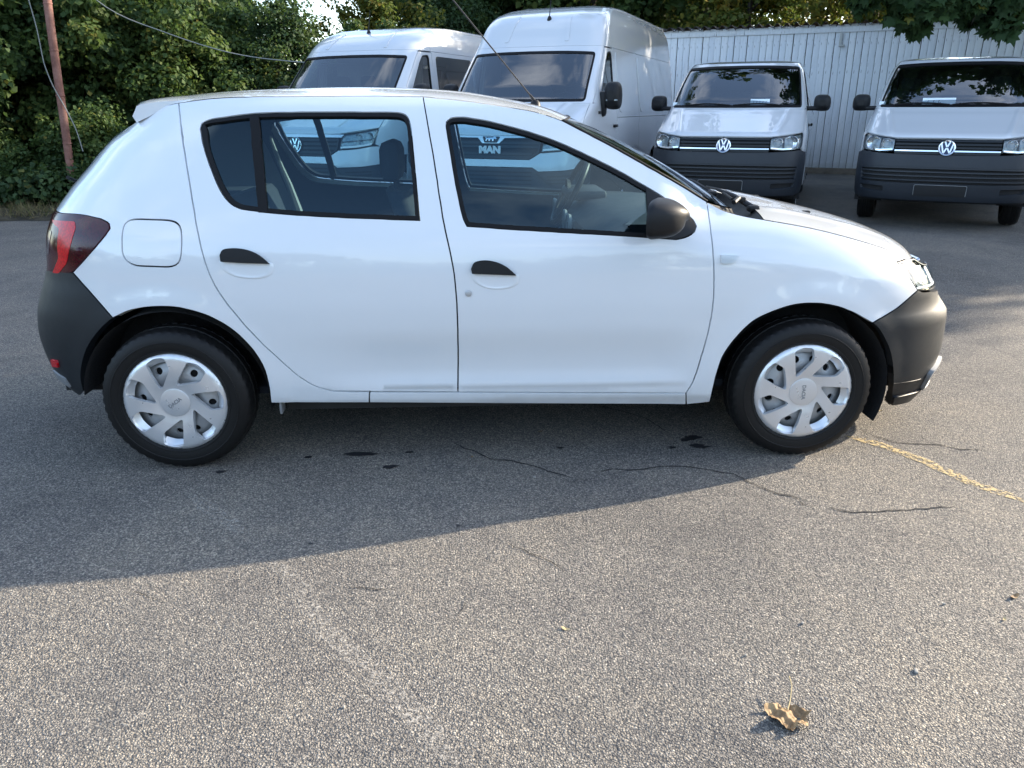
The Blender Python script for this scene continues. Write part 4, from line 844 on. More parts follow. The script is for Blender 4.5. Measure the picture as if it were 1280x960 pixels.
def circle(r, n=64, c=(0, 0)): return [(c[0]+r*math.cos(2*math.pi*k/n), c[1]+r*math.sin(2*math.pi*k/n)) for k in range(n)]
R_ = .2124
hole0 = [(.36, 112), (.365, 121), (.60, 113.5), (.895, 108.5), (.93, 97), (.91, 84.5), (.68, 79.5)]
hole_pts = rounded([(R_*r*math.cos(math.radians(a)), R_*r*math.sin(math.radians(a))) for r, a in hole0], .012, 3)
holes = []
for k in range(7):
    c, s = math.cos(2*math.pi*k/7), math.sin(2*math.pi*k/7); holes.append([(x*c-y*s, x*s+y*c) for x, y in hole_pts])
cover_me = panel_mesh('wheel_cover', cover_map, circle(R_, 96), holes, 0, .011, .020)
rows = []
for h_, r0 in ((.001, .945), (.016, .875), (.030, .80)):
    row = []
    for k in range(9):
        a = math.radians(110-27*k/8); r = R_*(r0-.012*abs(k-4)/4); row.append((r*math.cos(a), hp(R_*r0)+h_, r*math.sin(a)))
    rows.append(row)
bb = MB(); bb.grid(rows); bevel_me = bb.mesh('spoke_bevel'); bevel_me.materials.append(M['silver'])
def rim_map(a, b_):
    r = math.hypot(a, b_); return (a, -.048-.012*math.exp(-((r-.115)/.03)**2)+.02*sstep(.15, .2, r), b_)
rim_me = panel_mesh('rim', rim_map, circle(.199, 64), [circle(.015, 14, (.138*math.cos(2*math.pi*(k+.5)/12), .138*math.sin(2*math.pi*(k+.5)/12))) for k in range(12)], 0, .016, .010)
bb = MB(); bb.lathe([(.0, -.030), (.20, -.030)], 48); disc_me = bb.mesh('brake_drum')
bb = MB(); bb.lathe([(.0, -.0905), (.050, -.0905), (.0585, -.0885), (.061, -.080)], 48); cap_me = bb.mesh('centre_cap', angle=math.radians(50))
bb = MB(); bb.lathe([(.062, -.0855), (.065, -.0862), (.068, -.0855)], 48); ring_me = bb.mesh('cap_groove')
word = text_mesh('DACIA', .021, .0006, .0006)
tyre_me = tyre_mesh()
for me, k in ((tyre_me, 'rubber'), (cover_me, 'silver'), (rim_me, 'steel'), (disc_me, 'deep'), (cap_me, 'silver'), (ring_me, 'deep'), (word, 'trim_grey')): me.materials.append(M[k])
def wheel(x, y, rot, out):
    w = bpy.data.objects.new('wheel', None); w.empty_display_size = .1; link(w, car); w.location = (x, y, .3015); w.rotation_euler = (0, 0, 0 if out < 0 else math.pi)
    for nm, me, spin in (('tyre', tyre_me, rot), ('rim', rim_me, rot), ('brake_drum', disc_me, 0), ('wheel_cover', cover_me, rot), ('centre_cap', cap_me, rot), ('cap_groove', ring_me, 0)):
        o = bpy.data.objects.new(nm, me); link(o, w); o.rotation_euler = (0, -spin, 0)
    for k in range(7):
        o = bpy.data.objects.new('spoke_bevel', bevel_me); link(o, w); o.rotation_euler = (0, -rot-2*math.pi*k/7, 0)
    o = bpy.data.objects.new('lettering', word); link(o, w); o.matrix_local = Matrix.Translation((0, -.0908, 0))@Matrix.Rotation(-(rot+LET[(x > 1)]), 4, 'Y')@Matrix.Rotation(math.radians(90), 4, 'X')
    return w
LET = {False: math.radians(25), True: math.radians(-88)}
wheel(0, -.7575, math.radians(10), -1); wheel(2.589, -.7575, 0, -1); wheel(0, .7575, .3, 1); wheel(2.589, .7575, .7, 1)
# arch liners, floor, mud flap
for x in (0.0, 2.589):
    for s_ in (-1, 1):
        b = MB(); rows = []
        for i in range(29):
            a = math.radians(-8+184*i/28) if x == 0 else math.radians(-24+207*i/28); r = .372
            rows.append([(x+r*math.cos(a), s_*yy, .30+r*math.sin(a)) for yy in (.812, .78, .66, .50)])
        b.grid(rows); b.add([r[-1] for r in rows], [tuple(range(len(rows)))]); b.build('arch_liner', M['liner'], car)
b = MB(); b.box((1.3, 0, .245), (1.75, 1.46, .05)); b.box((2.6, 0, .235), (.95, 1.12, .05)); b.box((1.3, 0, .20), (1.7, .5, .06)); b.box((-.50, 0, .30), (.22, 1.0, .12)); b.box((3.12, 0, .24), (.35, 1.1, .05)); b.tube([(2.3, .15, .17), (1.2, .2, .16), (.4, .35, .2)], .03)
b.build('underbody', M['under'], car)
b = MB(); b.box((.412, -.79, .268), (.010, .06, .07), bev=.004); b.build('mud_flap', M['trim_grey'], car)
# ---- inside
b = MB(); b.box((1.25, 0, .29), (2.7, 1.36, .03)); b.box((2.25, 0, .60), (.05, 1.3, .65)); b.box((-.38, 0, .62), (.05, 1.0, .35)); b.build('cabin_floor', M['fabric'], car)
b = MB()
prof = [(1.70, .62), (1.66, .80), (1.70, .92), (1.80, .985), (1.95, 1.0), (2.15, 1.0), (2.36, .985)]
b.grid([[(x+.05*abs(y/.66)**2 if i < 4 else x-.16*abs(y/.66)**3*(i/6), y, z-.02*abs(y/.66)**2) for i, (x, z) in enumerate(prof)] for y in [-.68+.085*k for k in range(17)]])
b.box((1.80, .36, 1.005), (.20, .34, .05), bev=.02); b.box((1.70, 0, .82), (.06, .26, .2), bev=.02); dash = b.build('dashboard', M['dash'], car)
for yy in (-.60, .60, -.09, .09):
    b = MB(); b.lathe([(.0, .0), (.042, .0), (.046, -.008), (.05, 0), (.045, .012)], 18, (1.672, yy, .90), 'x'); b.build('air_vent', M['trim_grey'], dash)
b = MB(); ring = []
C = Vector((1.73, .37, 1.01)); ax = Vector((-.88, 0, .47)).normalized(); u = Vector((0, 1, 0)); w_ = ax.cross(u)
b.tube([C+(u*math.cos(2*math.pi*k/32)+w_*math.sin(2*math.pi*k/32))*.182 for k in range(33)], .016, 10, False)
b.tube([C-u*.17, C+u*.17], .016); b.tube([C, C-w_*.17*(1 if w_.z > 0 else -1)], .016); b.lathe([(0, 0), (.055, 0), (.065, -.02)], 16, C, 'x'); b.tube([C, C-ax*.2], .03)
b.build('steering_wheel', M['trim'], car)
def seat(x, y, name='front_seat'):
    b = MB(); rows = []
    for i in range(10):
        t = i/9; z = .55+t*.55; xx = x-.02-.20*t; w2 = .235-.05*max(0, t-.6)/.4; d = .075*(1-.3*t); row = []
        for j in range(20):
            a = 2*math.pi*j/20; c, s = math.cos(a), math.sin(a); row.append((xx+d*math.copysign(abs(c)**.7, c), y+w2*math.copysign(abs(s)**.6, s), z))
        rows.append(row)
    b.grid(rows, True); b.add(rows[-1], [tuple(range(20))]); b.box((x+.24, y, .50), (.50, .47, .16), bev=.06)
    st = b.build(name, M['fabric'], car, angle=math.radians(60))
    b = MB(); b.box((x-.245, y, 1.215), (.09, .25, .17), bev=.04); b.tube([(x-.225, y-.06, 1.08), (x-.245, y-.06, 1.20)], .007); b.tube([(x-.225, y+.06, 1.08), (x-.245, y+.06, 1.20)], .007); b.build('headrest', M['fabric'], st)
    return st
seat(1.12, -.36); seat(1.18, .36)
b = MB(); b.box((.42, 0, .52), (.50, 1.22, .18), bev=.06); b.box((.14, 0, .80), (.14, 1.22, .50), Matrix.Rotation(math.radians(-18), 3, 'Y'), bev=.05); rs = b.build('rear_seat', M['fabric'], car)
b = MB(); b.box((-.18, 0, 1.02), (.42, 1.08, .02), bev=.006); b.build('parcel_shelf', M['dash'], car)
b = MB(); b.tube([(.115, .59, 1.37), (.121, .59, 1.339), (.133, .59, 1.257), (.171, .60, 1.119), (.201, .60, 1.033), (.236, .60, .895), (.26, .60, .75)], [.008, .010, .011, .014, .018, .026, .03], 8); b.build('pillar_trim', M['lining'], car)
# ================================================================ vans
def mb_obj(fn, name, mat, parent, **k):
    b = MB(); fn(b); return b.build(name, M[mat], parent, **k)
def emblem(parent, P, N, r):
    """round badge: ring with a V above a W"""
    C = Vector(P); A = Vector(N).normalized(); u = Vector((1, 0, 0)); w = A.cross(u).normalized()
    if w.z < 0: w = -w
    def at(x, y, h): return C+u*(x*r)+w*(y*r)+A*h
    b = MB(); n = 40; vs, fs = [], []
    prof = [(1.0, 0), (1.0, .010), (.95, .014), (.86, .012), (.84, .006), (.80, .004)]
    for rr, h in prof:
        for k in range(n): a = 2*math.pi*k/n; vs.append(at(rr*math.cos(a), rr*math.sin(a), h))
    for i in range(len(prof)-1):
        for k in range(n): fs.append((i*n+k, i*n+(k+1) % n, (i+1)*n+(k+1) % n, (i+1)*n+k))
    b.add(vs, fs, True)
    def stroke(p, q, t=.085):
        d = Vector((q[0]-p[0], q[1]-p[1])).normalized(); nx, ny = -d.y*t, d.x*t
        v = [at(p[0]+nx, p[1]+ny, .004), at(p[0]-nx, p[1]-ny, .004), at(q[0]-nx, q[1]-ny, .004), at(q[0]+nx, q[1]+ny, .004)]
        v += [x+A*.008 for x in v]; b.add(v, [(4, 5, 6, 7), (0, 1, 5, 4), (1, 2, 6, 5), (2, 3, 7, 6), (3, 0, 4, 7)])
    for s in (-1, 1):
        stroke((s*.30, .80), (s*.02, .12)); stroke((s*.68, .55), (s*.36, -.66)); stroke((s*.36, -.66), (s*.04, .0))
    o = b.build('badge', M['chrome'], parent)
    b = MB(); b.add([at(.84*math.cos(2*math.pi*k/32), .84*math.sin(2*math.pi*k/32), .003) for k in range(32)], [tuple(range(32))]); b.build('badge_field', M['blue_mark'], parent)
    return o
van_tyre = None
def van_wheels(root, pos, r, half, cover='silver'):
    global van_tyre
    k = 'vt%.3f' % r
    if k not in M:
        b = MB(); w = .105; b.lathe([(r*.6, -w*.8), (r*.64, -w*.97), (r*.8, -w), (r*.93, -w*.9), (r*.985, -w*.7), (r, -w*.45), (r*.985, -w*.42), (r*.985, -w*.36), (r, -w*.33), (r, -.012), (r*.985, -.010), (r*.985, .010), (r, .012), (r, w*.33), (r*.985, w*.36), (r*.985, w*.42), (r, w*.45), (r*.985, w*.7), (r*.93, w*.9), (r*.6, w*.8)], 40, axis='x'); t = b.mesh('tyre', angle=math.radians(25)); t.materials.append(M['rubber'])
        b = MB(); b.lathe([(0, w*.62), (.05, w*.62), (.07, w*.5), (r*.45, w*.35), (r*.58, w*.85), (r*.62, w*.8), (r*.6, 0)], 32, axis='x'); c = b.mesh('rim', angle=math.radians(40)); c.materials.append(M['steel']); M[k] = (t, c)
    for y in pos:
        for s in (-1, 1):
            wh = bpy.data.objects.new('wheel', None); link(wh, root); wh.empty_display_size = .1; wh.location = (s*half, y, r); wh.rotation_euler = (0, 0, 0 if s > 0 else math.pi)
            for nm, me in zip(('tyre', 'rim'), M[k]): link(bpy.data.objects.new(nm, me), wh)
def sym(p): return p+[(-x, z) for x, z in reversed(p)]
def make_van(root, sh, cfg):
    SPV = .055
    def pan(name, poly, mat='van_paint', holes=(), parent=None, gap=.0025, sp=SPV, depth=.025, lift=0.0, pair=False):
        if pair and sp == SPV: pass
        o = from_mesh(name, panel_mesh(name, sh.map, poly, holes, gap, sp, depth, lift), M[mat], parent or root)
        if pair: mirrored(o, parent or root, 0)
        return o
    fs = lambda pts: [(sh.s_side(y, z), z) for y, z in pts]      # flank outline given as (depth, height)
    def dense(pts, st=.12): return resample(pts, st)
    def fd(pts):                                                  # flank outline, densified before charting (charts shear with height)
        return fs(dense(pts))
    zb, zt = cfg['ws_z']; wb, wt = cfg['ws_s']; H = cfg['ztop']
    # windscreen
    wsn = rounded([(-wb, zb), (-wb*.5, zb-.002), (0, zb-.003), (wb*.5, zb-.002), (wb, zb), (wt, zt-.012), (wt*.5, zt+.004), (0, zt+.008), (-wt*.5, zt+.004), (-wt, zt-.012)], .05)
    scr = pan('windscreen', offset(wsn, .006), 'van_glass', gap=0, sp=.08, depth=0, lift=-.004)
    pan('windscreen_seal', wsn, 'seal', [offset(wsn, .030)], scr, gap=0, sp=.05, depth=.012, lift=.002)
    # bonnet
    hz = cfg['hood_front']
    hood_poly = hz+[(wb+.055, zb-.010)]
    hood_poly = [(-x, z) for x, z in reversed(hz)]+hz+[(cfg['hood_s'], zb-.02), (0, zb-.016), (-cfg['hood_s'], zb-.02)]
    def crease(nm, mat):
        def hm(s, z):
            x, y, zz = sh.map(s, z); k = .014*math.exp(-((abs(s)-(cfg['crease'][0]+(z-1.05)*cfg['crease'][1]))/.035)**2)*sstep(hz[0][1]+.01, hz[0][1]+.07, z)
            return (x, y-k*.6, zz+k*.8)
        return from_mesh(nm, panel_mesh(nm, hm, hood_poly, [], .003, .035, .025), M[mat], root)
    bonnet = crease('bonnet', 'van_paint')
    if cfg.get('wipers'):
        for x0, x1 in ((-.05, -.70), (.62, -.02)):
            b = MB(); pts = []
            for k in range(9):
                t = k/8; P = Vector(sh.map(x0+(x1-x0)*t, zb+.012+.02*math.sin(math.pi*t))); pts.append(P+Vector((0, -.022, .012)))
            b.tube(pts, .010, 6); b.build('wiper', M['seal'], root)
    # shell around the glass: pillars, header, wings
    doory = cfg['door'][0]
    sd = cfg['pillar_end']
    surround = dense([(-sd(zb-.02), zb-.02), (-cfg['hood_s'], zb-.02), (0, zb-.0155), (cfg['hood_s'], zb-.02), (sd(zb-.02), zb-.02)]+[(sd(z), z) for z in np.linspace(zb+.05, cfg['band_z'], 7)]+[(sd(cfg['band_z'])*.5, cfg['band_z']), (0, cfg['band_z']), (-sd(cfg['band_z'])*.5, cfg['band_z'])]+[(-sd(z), z) for z in np.linspace(cfg['band_z'], zb+.05, 7)], .15)
    pan('cab_frame', surround, 'van_paint', [offset(wsn, -.002)], gap=.001)
    # upper cap and flanks
    cap_back = cfg['len']-.02
    capz = cfg['band_z']
    if H-capz > .05:
        capn = [(-sh.s_side(cfg['capline'], capz), capz), (0, capz), (sh.s_side(cfg['capline'], capz), capz)]+[(sh.s_side(cfg['capline'], z), z) for z in np.linspace(capz+.08, H, 5)]+[(0, H)]+[(-sh.s_side(cfg['capline'], z), z) for z in np.linspace(H, capz+.08, 5)]
        pan('roof_cap', dense(capn, .15), 'van_paint', gap=.0025)
        pan('upper_side', fd([(cfg['capline'], capz), (cap_back, capz), (cap_back, H), (cfg['capline'], H)]), 'van_paint', pair=True)
    # wing
    wr, wy, wz = cfg['wheel_r'], cfg['axles'][0], cfg['wheel_r']
    arch = [(wy+cfg['arch']*math.cos(a), wz+cfg['arch']*math.sin(a)) for a in np.linspace(math.pi*.93, .10, 18)]
    wing = cfg['wing_front']+fs([p for p in arch])+fs([(doory, arch[-1][1]), (doory, .8)])+fs([(doory, z) for z in np.linspace(1.0, zb-.02, 4)])+[(cfg['hood_s'], zb-.02)]
    pan('front_wing', wing, 'van_paint', pair=True)
    # cab door
    dy0, dy1 = cfg['door']; dwin = [(sh.s_side(y, z), z) for y, z in rounded(cfg['door_win'], .05)]
    top = cfg['door_top']
    pe = [(sd(z)+.004, z) for z in np.linspace(zb-.015, top, 6)]
    door = dense(fs([(dy0, .42), (dy1, .42)])+[(sh.s_side(dy1, z), z) for z in np.linspace(.6, top, 8)]+[(sh.s_side(dy1-.3, top), top)]+pe[::-1]+fs([(dy0, z) for z in np.linspace(zb-.03, .6, 5)]), .15)
    def door_set(side):
        o = from_mesh('cab_door', panel_mesh('cab_door', sh.map, door, [dwin], .003, SPV, .025), M['van_paint'], root); return o
    cd = door_set(1)
    pan('window_pane', offset(dwin, -.006), 'van_glass', parent=cd, gap=0, sp=.08, depth=0, lift=-.010)
    pan('window_seal', dwin, 'seal', [offset(dwin, .018)], parent=cd, gap=0, sp=.05, depth=.012, lift=.001)
    hy = dy1-.14; P = Vector(sh.map(sh.s_side(hy, 1.13), 1.13))
    mb_obj(lambda b: b.box((P.x+.018, P.y, P.z), (.03, .17, .04), bev=.012), 'door_handle', 'trim', cd)
    cd2 = mirrored(cd, root, 0)
    for c in list(cd.children): mirrored(c, cd2, 0).scale = (1, 1, 1)
    # flank behind the door
    wy2 = cfg['axles'][1]; a2 = [(wy2+cfg['arch']*math.cos(a), wz+cfg['arch']*math.sin(a)) for a in np.linspace(math.pi*.95, math.pi*.05, 14)]
    zl = cfg['split_z']; low = [(dy1, zl), (dy1, .36)]+a2+[(cap_back, .36), (cap_back, zl)]
    pan('lower_side', fd(low), 'van_paint', pair=True)
    wins = [[(sh.s_side(y, z), z) for y, z in rounded(w, .06)] for w in cfg.get('side_wins', [])]
    uppertop = capz
    up = from_mesh('side_panel', panel_mesh('side_panel', sh.map, fd([(dy1, zl), (cap_back, zl), (cap_back, uppertop), (dy1, uppertop)]), wins, .003, SPV, .025), M['van_paint'], root)
    up2 = mirrored(up, root, 0)
    for w in wins:
        g = pan('side_window', offset(w, -.004), 'dark_glass', parent=up, gap=0, sp=.08, depth=0, lift=.002); mirrored(g, up2, 0).scale = (1, 1, 1)
    if cfg.get('inset_line'):
        for (y0, z0, y1, z1) in cfg['inset_line']:
            rr = rounded([(y0, z0), (y1, z0), (y1, z1), (y0, z1)], .12); rr = [(sh.s_side(y, z), z) for y, z in resample(rr, .1)]
            g = pan('pressed_panel', rr, 'van_paint', parent=up, gap=0, sp=.06, depth=.010, lift=.007); mirrored(g, up2, 0).scale = (1, 1, 1)
    # cargo door seams
    for y in cfg.get('seams', []):
        g = pan('door_seam', fs([(y, .45), (y+.007, .45)])+[(sh.s_side(y+.007, z), z) for z in np.linspace(.6, capz-.05, 8)]+[(sh.s_side(y, z), z) for z in np.linspace(capz-.05, .6, 8)], 'seal', parent=up, gap=0, sp=.05, depth=.0, lift=.0035); mirrored(g, up2, 0).scale = (1, 1, 1)
    # roof skin
    rows = []; ztop = cfg['H']; y_f0 = sh.Y0(H)
    for t in np.linspace(0, 1, 22):
        y = t; row = []
        for q in np.linspace(-1, 1, 25):
            u = abs(q); s_ = q*sh.L
            # front rim of the roof follows the shell; further back it runs parallel to the flanks
            uu, vv = sh.c.uv(u*sh.L); x = math.copysign(uu, q)*sh.W(H); yf = y_f0+sh.D(H)*(1-vv)
            yy = yf+(cap_back-yf)*t
            crown = (ztop-H)*(1-u**3.0)*min(1, (t/.18))**.6 if t > 0 else 0
            row.append((x, yy, H+crown+(cfg.get('rib', 0)*math.exp(-((abs(x)-.45)/.05)**2)*min(1, t*8))))
        rows.append(row)
    b = MB(); b.grid(rows); me = b.mesh('roof')
    if sum(p.normal.z*p.area for p in me.polygons) < 0: me.flip_normals()
    from_mesh('roof', me, M['van_paint'], root)
    # back wall
    b = MB(); rows = [[(sg*sh.W(z), cfg['len']-.015, z) for sg in np.linspace(-1, 1, 5)] for z in np.linspace(.36, H, 12)]; b.grid(rows)
    b.add([(-sh.W(H), cfg['len']-.015, H), (0, cfg['len']-.015, ztop), (sh.W(H), cfg['len']-.015, H)], [(0, 1, 2)]); b.build('rear_doors', M['van_paint'], root)
    # under floor, bulkhead, cab inside
    b = MB(); b.box((0, cfg['len']/2+.1, .42), (1.72, cfg['len']-.5, .12)); b.box((0, .75, .45), (1.5, .9, .25)); b.build('underbody', M['under'], root)
    for y in cfg['axles']:
        for s in (-1, 1):
            b = MB(); rr = cfg['arch']+.02; rows = []
            for k in range(19):
                a = math.radians(-10+200*k/18); rows.append([(s*xx, y+rr*math.cos(a), wz+rr*math.sin(a)) for xx in (.93, .62)])
            b.grid(rows); b.add([r[1] for r in rows], [tuple(range(19))]); b.build('arch_liner', M['liner'], root)
    b = MB(); b.box((0, dy1+.08, (cfg['bulk_top']+.5)/2), (1.44, .03, cfg['bulk_top']-.5)); b.build('bulkhead', M['lining' if cfg.get('pale_bulkhead') else 'deep'], root)
    b = MB(); b.box((0, 1.15+.35*cfg['back'], zb-.20), (1.66, .75, .16), bev=.05); b.box((0, 1.02+.35*cfg['back'], zb-.10), (1.5, .36, .06), bev=.02); b.box((cfg['back']*0+.40, 1.30, zb-.07), (.34, .22, .10), bev=.03); b.build('dashboard', M['dash'], root)
    C = Vector((.42, 1.52, zb-.06)); b = MB(); b.tube([C+Vector((.19*math.cos(a), .07*math.sin(a), .17*math.sin(a))) for a in np.linspace(0, 2*math.pi, 25)], .014, 6, False); b.build('steering_wheel', M['trim'], root)
    for x in cfg['seats']:
        b = MB(); b.box((x, dy1-.12, zb-.10), (.44, .13, .62), Matrix.Rotation(math.radians(-10), 3, 'X'), bev=.05); st = b.build('seat', M['fabric'], root)
        b = MB(); b.box((x, dy1-.06, zb+.29), (.24, .09, .16), bev=.04); b.tube([(x-.05, dy1-.07, zb+.18), (x-.05, dy1-.06, zb+.27)], .006); b.tube([(x+.05, dy1-.07, zb+.18), (x+.05, dy1-.06, zb+.27)], .006); b.build('headrest', M['fabric'], st)
    van_wheels(root, cfg['axles'], wr, cfg['track'])
    # mirrors
    def mirror_part(b):
        x0, y0, z0 = cfg['mirror']; w, d, h = cfg['mirror_size']; rows = []
        for i in range(9):
            t = i/8; k = (1-t**3)**.5 if t < 1 else .02; row = []
            for j in range(24):
                a = 2*math.pi*j/24; c, s = math.cos(a), math.sin(a); p = 2/3.6
                tp = 1-.16*(1 if s > 0 else 0)*abs(s)*(1 if c > 0 else .2)
                row.append((x0+w/2*(.35+.65*k)*math.copysign(abs(c)**p, c)*tp, y0+d*.4-d*t, z0+h/2*(.35+.65*k)*math.copysign(abs(s)**p, s)))
            rows.append(row)
        b.grid(rows, True); b.add(rows[0], [tuple(range(24))]); b.add(rows[-1], [tuple(range(24))])
        if cfg['tall_arm']: b.box((x0-w/2-.045, y0-.02, z0-.10), (.16, .10, .30), bev=.04)
        else: b.box((x0-w/2-.03, y0-.02, z0-h/2+.035), (.20, .09, .055), bev=.022)
    m = mb_obj(mirror_part, 'door_mirror', 'trim', root, angle=math.radians(45)); mirrored(m, root, 0)
    if cfg['tall_arm']:
        x0, y0, z0 = cfg['mirror']; s_ = mb_obj(lambda b: b.box((x0+.01, y0-.086, z0-.055), (.15, .02, .02), bev=.006), 'repeater', 'bowl', root); mirrored(s_, root, 0)
    return pan
def headlight(root, pan, sh, poly, bowls, dark=None):
    h = pan('headlight', poly, 'bowl', gap=.003, sp=.05, depth=.05, lift=-.022)
    parts = [pan('lamp_lens', poly, 'lens', parent=h, gap=.003, sp=.06, depth=0, lift=.002), pan('lamp_rim', poly, 'trim', [offset(poly, .007)], parent=h, gap=.002, sp=.03, depth=.04, lift=.000)]
    for s, z, r in bowls:
        P = Vector(sh.map(s, z)); parts.append(bowl(P+Vector((0, .016, 0)), r, (.12, -1, .1), h))
    if dark:
        for d in dark: parts.append(pan('lamp_divider', d, 'trim', parent=h, gap=0, sp=.04, depth=.03, lift=-.012))
    h2 = mirrored(h, root, 0)
    for c in parts: mirrored(c, h2, 0).scale = (1, 1, 1)
# ---------------------------------------------------------------- the two low vans
def transporter(loc, h, label, sheet):
    root = thing('low_van', label, 'van', (loc[0], loc[1], loc[2]), h, 'low white vans parked in front of the board wall')
    sh = TRANSPORTER
    cfg = dict(ws_z=(1.360, 1.886), ws_s=(.945, .975), band_z=1.925, ztop=1.93, H=1.985, hood_front=[(0, 1.022), (.30, 1.021), (.54, 1.020), (.70, 1.040), (.985, 1.074)], hood_s=1.005, crease=(.60, .5),
        door=(1.22, 2.20), pillar_end=lambda z: 1.04+.10*sstep(1.34, 1.5, z)+.02*(z-1.5), capline=2.2, wheel_r=.335, axles=(.93, 4.0), arch=.405, len=4.9, split_z=1.05, door_top=1.895, back=0,
        wing_front=[(.995, 1.070), (1.005, 1.05), (.99, .90), (1.02, .848), (1.14, .846), (1.165, .60)], door_win=[(1.30, 1.37), (1.62, 1.80), (1.72, 1.85), (2.10, 1.85), (2.10, 1.36)],
        seats=(-.55, -.12, .50), track=.80, mirror=(1.065, 1.24, 1.415), mirror_size=(.21, .15, .205), bulk_top=1.90, tall_arm=False, wipers=True, pale_bulkhead=False, seams=[3.3])
    pan = make_van(root, sh, cfg)
    # grille and badge
    gr = sym([(.535, .878), (.535, 1.012)][::-1])
    gr = [(-.535, .850), (.535, .850), (.545, 1.013), (-.545, 1.013)]
    g = pan('grille', gr, 'deep', gap=.001, sp=.06, depth=.0, lift=-.020)
    for z in (.992, .954, .917): pan('grille_bar', [(-.538, z-.010), (.538, z-.010), (.538, z+.010), (-.538, z+.010)], 'bumper', parent=g, gap=0, sp=.06, depth=.02, lift=.001)
    for k in range(-6, 7): pan('grille_rib', [(k*.083-.004, .90), (k*.083+.004, .90), (k*.083+.004, 1.005), (k*.083-.004, 1.005)], 'trim', parent=g, gap=0, sp=.06, depth=.01, lift=-.010)
    pan('chrome_strip', [(-.535, .874), (.535, .874), (.535, .889), (-.535, .889)], 'chrome', parent=g, gap=0, sp=.05, depth=.012, lift=.007)
    pan('grille_foot', [(-.535, .845), (.535, .845), (.535, .868), (-.535, .868)], 'bumper', parent=g, gap=0, sp=.05, depth=.012, lift=.001)
    P = Vector(sh.map(0, .915)); emblem(root, (0, P.y-.010, .915), (0, -1, .25), .088)
    hl = rounded([(.547, 1.016), (.70, 1.034), (.985, 1.068), (1.0, 1.04), (.985, .915), (.955, .885), (.80, .868), (.68, .862), (.545, .876)], .02)
    headlight(root, pan, sh, hl, [(.80, .955, .078), (.635, .955, .055)], [rounded([(.705, .885), (.725, .885), (.715, 1.02), (.70, 1.02)], .004)])
    pan('headlight_lower_strip', rounded([(.56, .884), (.70, .872), (.80, .878), (.81, .893), (.70, .890), (.56, .900)], .004), 'chrome', gap=0, sp=.05, depth=.01, lift=.006, pair=True)
    # bumper
    slot = sym([(.915, .690), (.905, .525)][::-1])
    slot = rounded([(-.50, .523), (.50, .523), (.90, .530), (.915, .675), (.50, .683), (-.50, .683), (-.915, .675), (-.90, .530)], .02)
    lower = rounded([(.60, .415), (.88, .43), (.90, .485), (.60, .478)], .015)
    bp = [(-.535, .842), (0, .838), (.535, .842), (.70, .850), (.95, .868), (1.015, .845), (1.135, .842), (1.160, .62), (1.13, .45), (1.09, .36), (.95, .335), (.5, .33), (0, .33), (-.5, .33), (-.95, .335), (-1.09, .36), (-1.13, .45), (-1.160, .62), (-1.135, .842), (-1.015, .845), (-.95, .868), (-.70, .850)]
    bum = pan('front_bumper', bp, 'van_bumper', [slot, lower, [(-x, z) for x, z in lower]], gap=.001, sp=.05, depth=.05, lift=.008)
    back = pan('bumper_recess', offset(slot, -.02), 'deep', parent=bum, gap=0, sp=.08, depth=0, lift=-.022)
    pan('air_intake', [(-.48, .535), (.48, .535), (.48, .668), (-.48, .668)], 'deep', parent=bum, gap=0, sp=.08, depth=0, lift=-.018)
    for s in (1, -1):
        pan('corner_recess', offset([(x*s, z) for x, z in lower], -.015), 'deep', parent=bum, gap=0, sp=.08, depth=0, lift=-.02)
    for z in (.650, .603, .556): pan('bumper_slat', [(-.905, z-.007), (-.5, z-.008), (.5, z-.008), (.905, z-.007), (.905, z+.007), (.5, z+.007), (-.5, z+.007), (-.905, z+.007)], 'van_bumper', parent=bum, gap=0, sp=.07, depth=.025, lift=.004)
    for k in range(-6, 7): pan('intake_rib', [(k*.074-.004, .54), (k*.074+.004, .54), (k*.074+.004, .665), (k*.074-.004, .665)], 'trim', parent=bum, gap=0, sp=.06, depth=.01, lift=-.008)
    pan('bumper_crease', [(-.95, .702), (.95, .702), (.95, .712), (-.95, .712)], 'van_bumper', parent=bum, gap=0, sp=.07, depth=.012, lift=.012)
    pl = pan('plate_holder', rounded([(-.265, .388), (.265, .388), (.265, .505), (-.265, .505)], .012), 'plate', parent=bum, gap=0, sp=.08, depth=.012, lift=.016)
    fr = rounded([(-.272, .385), (.272, .385), (.272, .512), (-.272, .512)], .02)
    pan('plate_frame', [(-.272, .395), (-.272, .500), (-.26, .512), (.26, .512), (.272, .500), (.272, .395), (.264, .395), (.267, .497), (.256, .507), (-.256, .507), (-.267, .497), (-.267, .395)], 'trim_grey', parent=bum, gap=0, sp=.03, depth=.006, lift=.020)
    pan('bumper_lip', [(-1.02, .30), (1.02, .30), (1.05, .335), (-1.05, .335)], 'trim', parent=bum, gap=0, sp=.08, depth=.06, lift=-.02)
    pan('under_shield', [(-.98, .235), (.98, .235), (1.0, .31), (-1.0, .31)], 'deep', parent=bum, gap=0, sp=.08, depth=.06, lift=-.10)
    # sheet of paper on the dashboard
    x0, wd, txt = sheet
    q = Matrix.Rotation(math.radians(62), 4, 'X')
    P = Vector(sh.map(x0, 1.375)); b = MB(); vs = [q@Vector((x, z, 0)) for x, z in ((-wd/2, 0), (wd/2, 0), (wd/2, .085), (-wd/2, .085))]; vs += [v+Vector((0, .003, .001)) for v in vs]
    b.add([P+Vector((0, .05, .012))+v for v in vs], [(0, 1, 2, 3), (7, 6, 5, 4), (0, 4, 5, 1), (1, 5, 6, 2), (2, 6, 7, 3), (3, 7, 4, 0)]); pp = b.build('paper', M['paper'], root)
